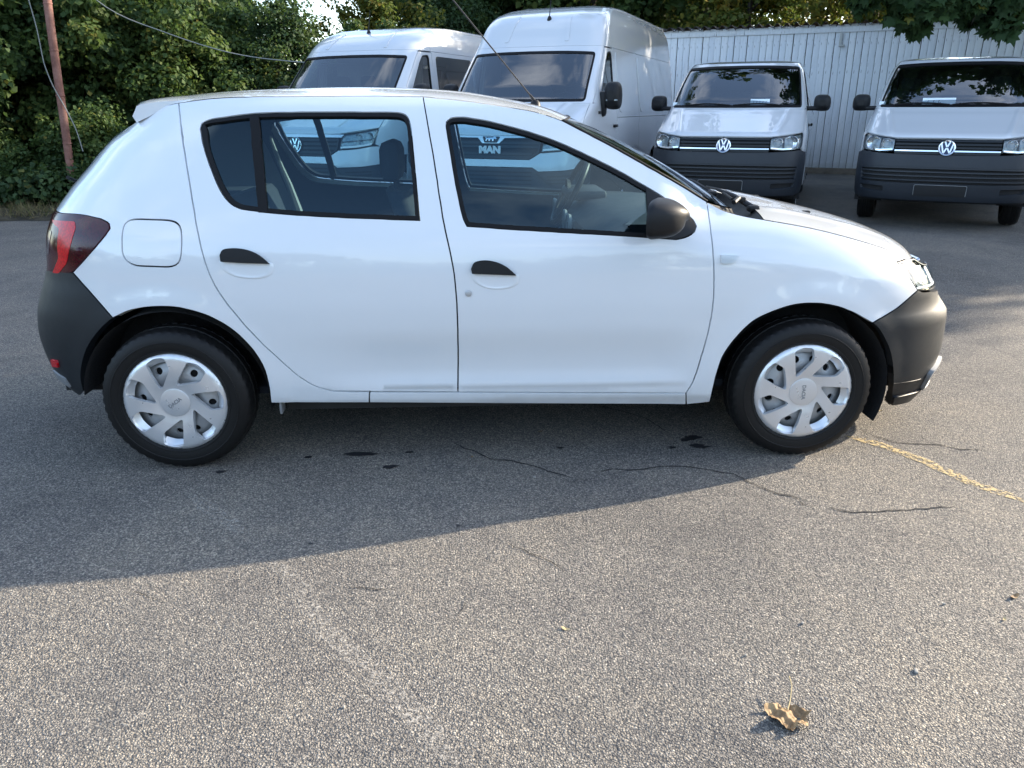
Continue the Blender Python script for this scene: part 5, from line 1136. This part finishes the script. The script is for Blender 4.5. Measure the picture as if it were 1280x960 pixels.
    tag(pp, 'white paper slip behind the windscreen of the %s' % ('left low van' if txt else 'right low van'), 'paper')
    pp.parent = None; pp.matrix_world = Matrix.Translation(loc)@Matrix.Rotation(h, 4, 'Z')
    b = MB()
    for k in range(5 if txt else 3):
        w = wd*.085; xx = -wd*.34+k*wd*.16
        for (a, c, d, e) in ((0, .020, w, .008), (0, .045, w*.5, .008), (0, .020, .006, .035)):
            vv = [q@Vector((x, z, -.0012)) for x, z in ((xx+a, c), (xx+a+d, c), (xx+a+d, c+e), (xx+a, c+e))]; b.add([P+Vector((0, .048, .012))+v for v in vv], [(0, 1, 2, 3)])
    ik = b.build('writing', M['ink'], pp)
    mb_obj(lambda b: b.box((-.80, Vector(sh.map(-.86, 1.40)).y+.035, 1.405), (.075, .004, .05), Matrix.Rotation(math.radians(-35), 3, 'X')), 'sticker', 'paper', root)
    return root
transporter((4.25995, 5.94267, .0735), -.41566, 'low white van parked beside the tall high-roofed van, board wall showing on its other side', (.33, .24, True))
transporter((6.55328, 5.06076, .0765), -.53021, 'low white van at the picture edge, parked under the hanging maple leaves', (-.18, .36, False))
# ---------------------------------------------------------------- the two big vans
def big_van(sh, loc, h, label, kind):
    root = thing('tall_van' if kind == 'lion' else 'passenger_van', label, 'van', loc, h, None)
    tall = kind == 'lion'
    cfg = dict(ws_z=(1.43, 2.035), ws_s=(.865, .90), band_z=2.10, ztop=2.62 if tall else 2.42, H=2.705 if tall else 2.485, hood_front=[(0, 1.048), (.30, 1.050), (.56, 1.055), (.75, 1.085), (1.02, 1.125)], hood_s=.955, crease=(.52, .4),
        door=(1.10, 2.02), pillar_end=lambda z: 1.0+.02*(z-1.5)+.05*sstep(1.4, 1.6, z), capline=2.02, wheel_r=.345, axles=(1.0, 4.5), arch=.43, len=6.0, split_z=1.235, door_top=2.085, back=.2,
        wing_front=[(1.025, 1.122), (1.03, 1.10), (1.00, .93), (1.06, .905), (1.13, .88)], door_win=[(1.26, 1.47), (1.60, 1.93), (1.72, 2.035), (1.94, 2.05), (1.92, 1.48)], seats=(-.55, -.10, .52), track=.87,
        mirror=(1.13, 1.30, 1.50), mirror_size=(.21, .17, .33), bulk_top=2.3, tall_arm=True, pale_bulkhead=not tall, rib=.012)
    if tall: cfg['inset_line'] = [(2.12, 1.30, 3.25, 2.06), (3.38, 1.30, 5.85, 2.06)]; cfg['seams'] = [3.32]
    else:
        cfg['side_wins'] = [[(2.13, 1.47), (3.28, 1.47), (3.28, 2.04), (2.13, 2.04)], [(3.38, 1.47), (4.55, 1.47), (4.55, 2.04), (3.38, 2.04)], [(4.65, 1.47), (5.8, 1.47), (5.8, 2.04), (4.65, 2.04)]]; cfg['seams'] = [3.33]
    pan = make_van(root, sh, cfg)
    # grille
    gr = rounded([(-.56, 1.030), (.56, 1.030), (.575, .98), (.560, .865), (.455, .792), (-.455, .792), (-.560, .865), (-.575, .98)], .015)
    g = pan('grille', gr, 'deep', gap=.001, sp=.06, depth=0, lift=-.015)
    for z in ((.985, .935, .885, .835) if not tall else (.97, .93, .85, .815)):
        w = .555 if z > .87 else .49
        pan('grille_bar', [(-w, z-.016), (w, z-.016), (w, z+.014), (-w, z+.014)], 'bumper', parent=g, gap=0, sp=.07, depth=.02, lift=-.001)
    pan('grille_frame', gr, 'bumper', [offset(gr, .016)], parent=g, gap=0, sp=.04, depth=.02, lift=.002)
    P = Vector(sh.map(0, .918))
    if not tall:
        pan('chrome_strip', [(-.60, 1.012), (.60, 1.012), (.63, 1.045), (-.63, 1.045)], 'silver', parent=g, gap=0, sp=.06, depth=.015, lift=.006)
        emblem(root, (0, P.y-.014, .918), (0, -1, .12), .098)
    else:
        pan('chrome_strip', [(-.57, 1.028), (-.16, 1.022), (-.10, .962), (.10, .962), (.16, 1.022), (.57, 1.028), (.57, 1.044), (-.57, 1.044)], 'silver', parent=g, gap=0, sp=.05, depth=.015, lift=.006)
        pan('emblem_field', rounded([(-.105, 1.035), (-.075, .968), (.075, .968), (.105, 1.035)], .01), 'plate', parent=g, gap=0, sp=.05, depth=.006, lift=.010)
        lion = [(-.062, .984), (-.050, .984), (-.044, 1.000), (-.030, 1.004), (-.022, .984), (-.010, .984), (-.008, 1.002), (.012, 1.006), (.020, .984), (.032, .984), (.034, 1.004), (.046, 1.010), (.060, 1.002), (.068, 1.012), (.058, 1.022), (.050, 1.030), (.036, 1.030), (.020, 1.022), (-.030, 1.020), (-.050, 1.018), (-.064, 1.026), (-.070, 1.022), (-.056, 1.008)]
        pan('emblem', lion, 'chrome', parent=g, gap=0, sp=.02, depth=.004, lift=.014)
        tm = text_mesh('MAN', .105, .006, .007); tm.materials.append(M['white_trim']); t_ = link(bpy.data.objects.new('lettering', tm), g); t_.matrix_local = Matrix.Translation((0, P.y-.022, .888))@Matrix.Rotation(math.radians(90), 4, 'X')@Matrix.Diagonal((1.18, 1, 1, 1))
        # badge on the wing
        for k, w in enumerate((.05, .02, .04)):
            s0 = sh.s_side(1.12+k*.058, 1.30); b = MB(); P2 = Vector(sh.map(s0, 1.30)); b.box((P2.x+.003, P2.y, P2.z), (.006, w, .035), bev=.001); b.build('model_badge', M['seal'], root)
    hl = rounded([(.585, .870), (.60, .98), (.62, 1.045), (.80, 1.075), (1.015, 1.110), (1.03, 1.08), (.985, .945), (.955, .915), (.78, .885)], .012)
    headlight(root, pan, sh, hl, [(.80, 1.0, .055), (.92, 1.02, .05)], [rounded([(.61, .955), (.97, .985), (.97, .995), (.61, .968)], .003)])
    pan('headlight_lower_strip', [(.60, .884), (.78, .896), (.945, .922), (.96, .945), (.78, .915), (.605, .905)], 'white_trim', gap=0, sp=.06, depth=.01, lift=.004, pair=True)
    # white upper bumper band, dark lower bumper
    band = sym([(0, .700), (.50, .700), (.565, .655), (.85, .665), (1.19, .695), (1.215, .80), (1.13, .88), (1.06, .902), (.96, .905), (.78, .872), (.575, .858), (.465, .782)])[0:12]
    band = [(0, .700), (.50, .700), (.565, .655), (.85, .665), (1.16, .695), (1.16, .80), (1.13, .878), (1.06, .902), (.96, .905), (.78, .874), (.575, .858), (.465, .784), (0, .784)]
    bandf = band[:-1]+[(0, .784)]+[(-x, z) for x, z in reversed(band[1:-1])]
    pan('bumper_band', bandf, 'van_paint', gap=.002, sp=.05, depth=.04, lift=.006)
    low = [(0, .694), (.498, .694), (.563, .649), (.85, .659), (1.16, .689), (1.14, .50), (1.08, .40), (.9, .33), (0, .32)]
    vent = rounded([(.10, .52), (.10, .66), (.47, .66), (.53, .62), (.60, .52)], .02)
    cvent = rounded([(.64, .50), (.62, .62), (.95, .635), (.97, .51)], .02)
    lowf = low+[(-x, z) for x, z in reversed(low[1:-1])]
    lb = pan('front_bumper', lowf, 'van_bumper', gap=.001, sp=.05, depth=.05, lift=.010)
    for z in (.645, .60, .555, .51): pan('bumper_slat', [(-.5, z-.008), (.5, z-.008), (.5, z+.008), (-.5, z+.008)], 'deep', parent=lb, gap=0, sp=.08, depth=.008, lift=.014)
    for s in (1, -1):
        for z in (.60, .56, .52): pan('bumper_slat', [(s*.66, z-.008), (s*.95, z-.004), (s*.95, z+.012), (s*.66, z+.008)], 'deep', parent=lb, gap=0, sp=.08, depth=.008, lift=.014)
        pan('bumper_strut', [(s*.53, .64), (s*.56, .64), (s*.72, .50), (s*.69, .50)], 'bumper', parent=lb, gap=0, sp=.06, depth=.01, lift=.018)
    # aerial on the roof front
    z0 = 2.42 if tall else 2.33
    z0 = 2.45 if tall else 2.36
    s0 = .12 if tall else -.04
    P = Vector(sh.map(s0, z0)); b = MB(); b.lathe([(0, .05), (.018, .045), (.035, .0), (.04, -.02)], 12, P+Vector((0, .005, -.01)), 'z'); b.tube([P+Vector((0, 0, .03)), P+Vector((0, .07, .30))], [.007, .004], 6); b.build('aerial', M['trim'], root)
    if tall:
        for s in (-.42, .46):
            pan('roof_pressing', rounded([(s-.03, 2.16), (s+.03, 2.16), (s*.93+.03, 2.50), (s*.93-.03, 2.50)], .02), 'van_paint', gap=0, sp=.04, depth=.010, lift=.008)
    else:
        for s in (-.50, .50): pan('roof_pressing', rounded([(s-.03, 2.13), (s+.03, 2.13), (s*.93+.03, 2.36), (s*.93-.03, 2.36)], .02), 'van_paint', gap=0, sp=.04, depth=.010, lift=.008)
    return root
big_van(TALLVAN, (1.38683, 5.67508, .075), -.42426, 'tall high-roofed white panel van with a silver name on its grille, behind the hatchback bonnet', 'lion')
big_van(CRAFTER, (-1.06185, 6.48027, .075), -.44325, 'white passenger van with dark side windows, behind the hatchback roof beside the high-roofed van', 'badge')
# ================================================================ board wall (the back of a long shed)
WH = math.radians(-25.5); WO = Vector((8.475, 12.089, .16)); WA = Vector((math.cos(WH), math.sin(WH), 0)); WN = Vector((-WA.y, WA.x, 0))
wall = thing('board_wall', 'long white board wall of a low shed with a dark corrugated roof edge behind the vans', 'wall', WO, WH)
brd = []
for k in range(3):
    w = (.120, .124, .116)[k]; b = MB(); b.box((0, 0, 1.37), (w, .022, 2.68), bev=.003); me = b.mesh('board'); me.materials.append(M['board']); brd.append(me)
rd = random.Random(3); a = -6.2; i = 0
while a < 9.0:
    k = rd.randrange(3); o = link(bpy.data.objects.new('board', brd[k]), wall); o.location = (a, rd.uniform(-.004, .004), .07+rd.uniform(-.02, .01)); o.rotation_euler = (0, rd.uniform(-.002, .002), 0)
    a += (.120, .124, .116)[k]+.007; i += 1
b = MB(); b.box((1.4, .06, 1.4), (15.4, .06, 2.7)); b.build('backing', M['wood_dark'], wall)
b = MB(); b.box((1.4, .02, .02), (15.4, .16, .20), bev=.01); b.build('plinth', M['plinth'], wall)
for x0, x1 in ((-6.25, -2.0), (-1.994, 2.1), (2.106, 5.0), (5.006, 9.1)):
    b = MB(); b.box(((x0+x1)/2, -.025, 2.69), (x1-x0, .026, .10), bev=.004); b.build('fascia_board', M['board'], wall)
rows = []
for j in range(3):
    y = (-.12, 1.2, 3.6)[j]; z = (2.80, 2.84, 2.92)[j]
    rows.append([(-6.4+t*.0295, y+.01*math.sin(t*.7), z+.040*math.sin(2*math.pi*(-6.4+t*.0295)/.177)) for t in range(526)])
b = MB(); b.grid(rows); b.grid([[(x, y+.004, z-.012) for x, y, z in rows[0]], rows[0]]); b.build('roof_sheet', M['cement'], wall)
b = MB(); b.box((-.18, -.05, 2.50), (.045, .02, .24)); b.box((-.15, -.07, 2.40), (.10, .05, .03)); b.build('bracket', M['galv'], wall)
for xx in (-6.15, 8.95):
    b = MB(); b.box((xx, 1.9, 1.4), (.1, 3.7, 2.7)); b.build('end_wall', M['wood_dark'], wall)
# ================================================================ rusty pole and its cables
pole = thing('rusty_pole', 'leaning rusty steel pole standing in the bushes at the left', 'pole', (-4.30, 7.3, ground_z(7.3)))
def pole_at(z): return Vector((.056*z-.02+.006*math.sin(z*2), 0, z))
b = MB(); b.tube([pole_at(-.1+.25*k) for k in range(22)], .050, 14); b.build('post', M['rust'], pole)
for z in (.9, 1.5, 2.05, 2.6): b = MB(); b.lathe([(.050, -.010), (.056, -.007), (.056, .007), (.050, .010)], 16, pole_at(z), 'z'); b.build('strap', M['rust'], pole)
pb = Vector((-4.30, 7.3, ground_z(7.3)))
def hang(pts, n=10):
    xy = catmull([(p[0], p[2]) for p in pts], .12); return xy
xy = catmull([(-.03, 3.6), (-.02, 2.75), (.02, 2.30), (.03, 1.85), (.06, 1.62), (.11, 1.45), (.16, 1.28), (.22, 1.08), (.26, .80)], .08)
xy = [(x-.06*max(0, min(1, (z-1.3)/.6)), z) for x, z in xy]
b = MB(); b.tube([(x, -.07, z) for x, z in xy], .007, 6)
o = b.build('loose_cable', M['cable'], None); o.location = pb; tag(o, 'pale loose cable hanging down along the rusty pole', 'cable')
pts = [Vector((x, 8.2, z)) for x, z in catmull([(-4.6, 3.55), (-3.85, 2.76), (-3.1, 2.44), (-2.2, 2.17), (-1.35, 2.06), (-.4, 2.02)], .15)]
b = MB()
b.tube(pts, .007, 6); o = b.build('overhead_cable', M['cable'], None); tag(o, 'pale overhead cable sagging across the trees from the rusty pole', 'cable')
# ================================================================ trees, bushes, leaves
def leaf_cloud(name, centres, per, spread, size, mat, seed, shape='leaf', droop=.35, flat=.75):
    g = np.random.default_rng(seed); C = np.asarray(centres, float); n = len(C)*per
    rad = C[:, 3] if C.shape[1] > 3 else np.full(len(C), spread)
    base = np.repeat(C[:, :3], per, 0); rr = np.repeat(rad, per)
    d = g.normal(size=(n, 3)); d /= np.linalg.norm(d, axis=1)[:, None]
    p = base+d*(rr*g.random(n)**.45)[:, None]*np.array([1, 1, flat])
    nrm = d*.7+g.normal(size=(n, 3))*.55+np.array([0, 0, .55]); nrm /= np.linalg.norm(nrm, axis=1)[:, None]
    t = g.normal(size=(n, 3)); t[:, 2] -= droop; t -= nrm*np.sum(t*nrm, 1)[:, None]; t /= np.linalg.norm(t, axis=1)[:, None]; bq = np.cross(nrm, t)
    s = size*(.6+.75*g.random(n))
    if shape == 'leaf': L = np.array([(0, 0, 0), (.40, .45, .10), (1, 0, -.06), (.40, -.45, .10)]); F = [(0, 2, 1), (0, 3, 2)]
    elif shape == 'maple':
        L = np.array([(0, 0, 0), (.02, .30, .03), (.28, .55, .05), (.40, .30, .0), (.72, .42, .04), (.66, .16, .0), (1.05, 0, -.10), (.66, -.16, .0), (.72, -.42, .04), (.40, -.30, .0), (.28, -.55, .05), (.02, -.30, .03)])
        F = [(0, 2, 1), (0, 3, 2), (3, 5, 4), (0, 5, 3), (0, 6, 5), (0, 7, 6), (0, 9, 7), (7, 9, 8), (0, 10, 9), (0, 11, 10)]
    else: L = np.array([(0, -.03, 0), (0, .03, 0), (1, 0, .12)]); F = [(0, 2, 1)]
    k = len(L); V = (p[:, None, :]+s[:, None, None]*(L[None, :, 0, None]*t[:, None, :]+L[None, :, 1, None]*bq[:, None, :]+L[None, :, 2, None]*nrm[:, None, :])).reshape(-1, 3)
    F = np.array(F); FF = (F[None]+(np.arange(n)*k)[:, None, None]).reshape(-1, 3)
    me = bpy.data.meshes.new(name); me.vertices.add(len(V)); me.vertices.foreach_set('co', V.ravel()); me.loops.add(len(FF)*3); me.loops.foreach_set('vertex_index', FF.ravel().astype(np.int32))
    me.polygons.add(len(FF)); me.polygons.foreach_set('loop_start', (np.arange(len(FF))*3).astype(np.int32)); me.polygons.foreach_set('loop_total', np.full(len(FF), 3, np.int32)); me.update()
    at = me.attributes.new('tone', 'FLOAT', 'FACE'); cl = np.repeat(g.random(len(C)), per); tone = np.clip(cl*.55+g.random(n)*.45+(g.random(n) < .03)*.6, 0, 1); at.data.foreach_set('value', np.repeat(tone, len(F)).astype(np.float32))
    me.materials.append(M[mat]); me.validate(); return me
def limbs(seed, H, spread, trunk_r, first, n=9):
    rd = random.Random(seed); b = MB(); tips = []
    tr = [Vector((.06*H*math.sin(t*2+seed)*t*.4, .05*H*math.cos(t*1.7+seed)*t*.4, H*t)) for t in [k/9 for k in range(10)]]
    b.tube(tr, [trunk_r*(1.25 if k == 0 else 1-.085*k) for k in range(10)], 9)
    for i in range(n):
        t = first+(1-first)*i/(n-1)*.92; k = min(8, int(t*9)); p = tr[k].lerp(tr[k+1], t*9-k); a = i*2.4+rd.random(); L = spread*(1.05-.55*t)*rd.uniform(.75, 1.1)
        q = [p]; d = Vector((math.cos(a), math.sin(a), .35+.5*t))
        for j in range(4): d += Vector((rd.uniform(-.25, .25), rd.uniform(-.25, .25), rd.uniform(-.12, .2))); q.append(q[-1]+d.normalized()*L/4)
        r0 = trunk_r*(.5-.3*t); b.tube(q, [r0, r0*.75, r0*.55, r0*.38, r0*.2], 6); tips += q[2:]
        for j in (2, 3):
            d2 = Vector((rd.uniform(-1, 1), rd.uniform(-1, 1), rd.uniform(0, .8))).normalized(); e = q[j]+d2*L*.32; b.tube([q[j], (q[j]+e)/2+Vector((0, 0, .05)), e], [r0*.4, r0*.3, r0*.12], 5); tips.append(e)
    tips.append(tr[-1]); return b, tips
def crown_centres(seed, c, r, n, shell=.55):
    g = np.random.default_rng(seed); d = g.normal(size=(n, 3)); d /= np.linalg.norm(d, axis=1)[:, None]
    k = (shell+(1-shell)*g.random(n))[:, None]*(1+.22*np.sin(3*d[:, :1]*2+seed)*np.cos(4*d[:, 1:2]+seed)); p = d*k*np.array(r)+np.array(c); return np.c_[p, .30*min(r)*(.55+.7*g.random(n))*.8]
protos = {}
def make_proto(key, seed, H, R, first, mat, size, n, per):
    b, tips = limbs(seed, H*.82, R*.9, .045*H*.55, first); tm = b.mesh('trunk', angle=None); tm.materials.append(M['bark'])
    c = crown_centres(seed, (0, 0, H*(.5+first*.35)), (R, R, H*(.5-first*.30)), n); tc = np.array([[t.x, t.y, t.z, .4] for t in tips]); c = np.r_[c, tc]
    protos[key] = (tm, leaf_cloud('crown', c, per, .5, size, mat, seed))
make_proto('bush_a', 11, 4.2, 1.75, .05, 'leaf_green', .088, 130, 230); make_proto('bush_b', 12, 4.6, 1.9, .05, 'leaf_dark', .082, 140, 230)
make_proto('low', 13, 1.6, .95, .02, 'leaf_green', .062, 70, 110); make_proto('tree_a', 14, 8.5, 2.9, .18, 'leaf_dark', .15, 150, 130); make_proto('tree_b', 15, 9.0, 3.1, .20, 'leaf_green', .15, 150, 130)
make_proto('tree_y', 16, 6.5, 2.1, .14, 'leaf_yellow', .13, 90, 110)
def plant(key, x, y, s, rz, name, label, cat, group=None, sz=None):
    tm, cm = protos[key]; t = thing(name, label, cat, (x, y, min(ground_z(y), .6)), rz, group); t.scale = (s, s, sz or s)
    link(bpy.data.objects.new('trunk' if name != 'shrub' else 'stems', tm), t); link(bpy.data.objects.new('crown' if name != 'shrub' else 'foliage', cm), t); return t
GB = 'dense bushes of the thicket behind the parked vehicles'; GT = 'tall trees rising out of the thicket'
for i, (k, x, y, s, rz) in enumerate([('bush_b', -7.3, 8.6, 1.0, .3), ('bush_a', -5.4, 9.5, 1.0, 1.2), ('bush_a', -3.7, 10.0, .80, 2.2), ('bush_b', -2.2, 10.8, .66, .9), ('bush_a', -.8, 12.2, .66, 4.0), ('bush_b', -9.6, 9.0, 1.05, 5.0),
        ('bush_b', -5.0, 11.0, 1.15, 3.1), ('bush_a', -4.4, 12.8, .9, .4), ('bush_b', -7.6, 11.4, 1.2, 1.9), ('bush_b', .4, 15.6, .85, 5.2)]):
    plant(k, x, y, s, rz, 'shrub', 'dense dark green bush in the thicket behind the parked vehicles', 'bush', GB)
plant('low', -4.35, 8.05, .85, .2, 'shrub', 'small yellowish green bush growing round the foot of the rusty pole', 'bush')
plant('low', -5.5, 7.5, .70, 2.0, 'shrub', 'low straggly bush at the asphalt edge left of the rusty pole', 'bush')
for k, x, y, s, rz in [('tree_a', -9.5, 14.5, 1.0, .5), ('tree_b', -6.0, 17.0, 1.0, 1.5), ('tree_a', 1.2, 19.5, 1.05, 2.5), ('tree_b', 4.2, 18.0, 1.0, .7), ('tree_a', 7.4, 18.6, 1.0, 3.6), ('tree_y', 7.6, 15.6, .85, 4.4),
        ('tree_a', 1.4, 22.0, 1.1, 1.1), ('tree_b', 6.6, 24.0, 1.1, 2.1), ('tree_a', 14.5, 25.5, 1.1, 3.3), ('tree_b', -9.0, 21.0, 1.15, 4.0), ('tree_a', -11.5, 16.0, 1.1, 2.9)]:
    plant(k, x, y, s, rz, 'broadleaf_tree', 'tall leafy tree rising out of the thicket behind the vans and wall', 'tree', GT)
plant('tree_b', 13.6, 12.0, 1.0, 2.2, 'broadleaf_tree', 'tall leafy tree behind the far end of the board wall, at the right picture edge', 'tree')
plant('tree_b', 17.2, 9.6, 1.0, .6, 'broadleaf_tree', 'tall leafy tree beyond the maple, outside the picture on the right', 'tree')
plant('tree_b', 20.5, 9.4, .95, 3.6, 'broadleaf_tree', 'tall leafy tree farther beyond the maple, outside the picture on the right', 'tree')
plant('tree_y', -.7, 13.6, .62, .4, 'broadleaf_tree', 'yellowing tree lit by the sun above the roof of the passenger van', 'tree')
plant('tree_y', 10.2, 14.9, .80, 2.0, 'broadleaf_tree', 'yellow-green tree above the corrugated roof of the board wall', 'tree')
# the maple whose branches hang in front of the wall
mp = thing('maple_tree', 'maple with lobed dark leaves hanging down in front of the board wall', 'tree', (11.6, 6.9, ground_z(6.9)), 0)
rd = random.Random(21); b = MB(); base = Vector((0, 0, 0)); top = Vector((-.3, .2, 3.4)); b.tube([base, Vector((-.05, .02, 1.2)), Vector((-.15, .1, 2.4)), top, Vector((-.2, .3, 6.0)), Vector((-.1, .3, 8.6))], [.30, .24, .21, .18, .11, .03], 12)
cl = []
def bough(pts, r, every=.55, rad=.42, hang=0.0):
    xs = [Vector(p) for p in pts]; b.tube(xs, [r*(1-.85*i/(len(xs)-1)) for i in range(len(xs))], 7)
    for p, q in zip(xs, xs[1:]):
        n = max(1, int((q-p).length/every))
        for k in range(n):
            c = p.lerp(q, (k+.5)/n)+Vector((rd.uniform(-.3, .3), rd.uniform(-.3, .3), rd.uniform(-.25, .2)-hang)); cl.append((*c, rad*rd.uniform(.7, 1.25)))
def canopy_edge(x): return 8.4-.28*(x+11.6)-6.9+.35
# boughs in the tree's own coordinates; the drooping ones reach out over the right-hand low van
limb = [(-.15, .1, 2.9), (-1.4, .2, 3.7), (-2.9, .45, 3.75), (-4.2, .55, 3.45), (-5.2, .55, 3.05)]
bough(limb, .09, .45, .34, .05)
for tx, tz, ly in ((-5.36, 2.68, .5), (-5.08, 2.66, .45), (-4.93, 2.72, .6), (-4.76, 2.56, .5), (-4.45, 2.40, .45), (-4.30, 2.42, .6), (-4.14, 2.46, .5), (-3.93, 2.54, .45), (-3.62, 2.34, .5), (-3.40, 2.36, .55)):
    bough([(tx+.35, ly+.05, 3.5), (tx+.15, ly, tz+.55), (tx+.03, ly-.03, tz+.22), (tx, ly, tz+.06)], .018, .16, .20, .0)
for k in range(16):
    a = math.radians(150+k*9.5); L = rd.uniform(3.6, 7.2); p = Vector((-.2, .2, 3.2+.12*k)); e = p+Vector((math.cos(a)*L, math.sin(a)*L*.55+.9, rd.uniform(.1, 1.2)))
    e.y = max(e.y, canopy_edge(e.x)); e.z = max(e.z, 4.0); bough([p, p.lerp(e, .5)+Vector((0, 0, .3)), e], .06, .6, .5)
for i in range(26): cl.append((rd.uniform(.6, 3.6), rd.uniform(-1.3, 1.6), rd.uniform(1.9, 4.0), .5))
for i in range(46):
    xw = rd.uniform(2.5, 13); yw = rd.uniform(8.6-.28*xw+.6, 12.5); cl.append((xw-11.6, yw-6.9, rd.uniform(4.6, 7.5), .55))
for i in range(26):
    t = .3+.68*i/25; z = 2.2+6.2*t; a = i*2.4; L = 3.3*(1.15-.8*abs(t-.45))*rd.uniform(.8, 1.1)
    p = Vector((-.2, .25, z*.9+.2)); e = p+Vector((math.cos(a)*L, math.sin(a)*L, rd.uniform(.1, 1.0)))
    if e.z < 3.2: e.z = 3.2
    e.y = max(e.y, canopy_edge(e.x))
    if e.x < 0: e.z = max(e.z, 3.9)
    bough([p, p.lerp(e, .5)+Vector((0, 0, .35)), e], .07*(1.1-t), .5, .45)
b.build('trunk', M['bark'], mp)
lm = leaf_cloud('crown', cl, 120, .4, .15, 'leaf_maple', 33, 'maple', .8, .8); link(bpy.data.objects.new('crown', lm), mp)
# a far line of trees across the yard behind the photographer (it shows only in reflections)
g = np.random.default_rng(77); c = []
for i in range(520):
    an = math.radians(g.uniform(-205, 32)); R = 44+4*math.sin(an*7)+g.normal()*2; c.append((2+R*math.cos(an), 1+R*math.sin(an)*.8, g.uniform(.3, 5.6+1.8*math.sin(an*9)), 1.7))
me = leaf_cloud('far_woods', np.array(c), 80, 1.5, .7, 'leaf_dark', 78); tag(link(bpy.data.objects.new('far_woods', me)), kind='stuff')
# dry grass and litter along the verge
g = np.random.default_rng(4); xs = g.uniform(-11, 1.5, 900); c = np.array([[x, ragged_front(x)+abs(g.normal())*.35+.02, ground_z(7)+.06, .12] for x in xs])
me = leaf_cloud('dry_grass', c, 8, .12, .17, 'dry_grass', 8, 'blade', -2.2, .5); o = link(bpy.data.objects.new('dry_grass', me)); tag(o, kind='stuff')
xs = g.uniform(-11, .5, 260); c = np.array([[x, ragged_front(x)+.55+abs(g.normal())*.5, ground_z(7.5)+.35, .32] for x in xs])
me = leaf_cloud('undergrowth', c, 70, .3, .075, 'leaf_dark', 9, 'leaf', .0, .9); o = link(bpy.data.objects.new('undergrowth', me)); tag(o, kind='stuff')
# the fallen maple leaf and other bits on the asphalt
def maple_outline():
    lob = [(0, .92), (26, .66), (48, .90), (80, .60), (106, .84), (138, .58), (160, .56), (180, .30)]
    P = [(a, r) for a, r in lob]+[(-a, r) for a, r in reversed(lob[1:-1])]; out = []
    for (a, r), (a2, r2) in zip(P, P[1:]+P[:1]):
        if a2 < a-200: a2 += 360
        for k in range(3): t = k/3; rr = r+(r2-r)*t+(.05 if k == 1 else 0)*(1 if r > r2 else -.4); aa = math.radians(a+(a2-a)*t); out.append((rr*math.sin(aa), rr*math.cos(aa)))
    return out
fl_ = thing('fallen_leaf', 'curled brown maple leaf lying on the sunlit asphalt in the foreground', 'leaf', (G['leaf'][0][0], G['leaf'][0][1], .004), math.radians(168))
def curl(x, y):
    r2 = x*x+y*y; return (x*(1-.5*abs(y)*6), y*(1-2.2*abs(x)), .004+3.4*max(0, r2-.0008)*.62+.22*max(0, x)*abs(y)*8+.009*math.sin(x*95+1)*math.cos(y*80)+.004*math.sin(x*260)*math.sin(y*230))
ol = [(x*.072, y*.066) for x, y in maple_outline()]
me = panel_mesh('blade', curl, ol, [], 0, .007, 0); from_mesh('blade', me, M['dead_leaf'], fl_)
b = MB(); b.tube([(0, -.005, .006), (-.012, -.04, .015), (-.020, -.075, .03), (-.018, -.105, .034)], [.0022, .0016, .0014, .0018], 6); b.build('stalk', M['straw'], fl_)
rd = random.Random(8)
kinds = ['small yellowed leaf scrap on the asphalt', 'pale stone chip on the asphalt']
for i, (x, y) in enumerate(G['bits']):
    n = 9; s = rd.uniform(.005, .009)*(1.6 if i in (0, 1, 2) else 1); a0 = rd.random()*6
    if i % 2 == 0:
        b = MB(); pts = [(s*math.cos(2*math.pi*k/n)*1.5, s*math.sin(2*math.pi*k/n)*.8*rd.uniform(.6, 1), .003+.5*s*abs(math.cos(2*math.pi*k/n))**2) for k in range(n)]; b.add(pts+[(0, 0, .002)], [(k, (k+1) % n, n) for k in range(n)])
        o = b.build('leaf_scrap', M['dead_leaf'] if i % 4 else M['straw']); tag(o, 'small dry leaf scrap lying on the asphalt', 'leaf', 'small dry leaf scraps scattered on the asphalt')
    else:
        b = MB(); b.box((0, 0, .003), (s*1.6, s*.9, .007), bev=.002); o = b.build('stone_chip', M['pale_chip']); tag(o, 'pale stone chip lying on the asphalt', 'stone', 'pale stone chips scattered on the asphalt')
    o.location = (x, y, ground_z(y)); o.rotation_euler = (0, 0, a0)
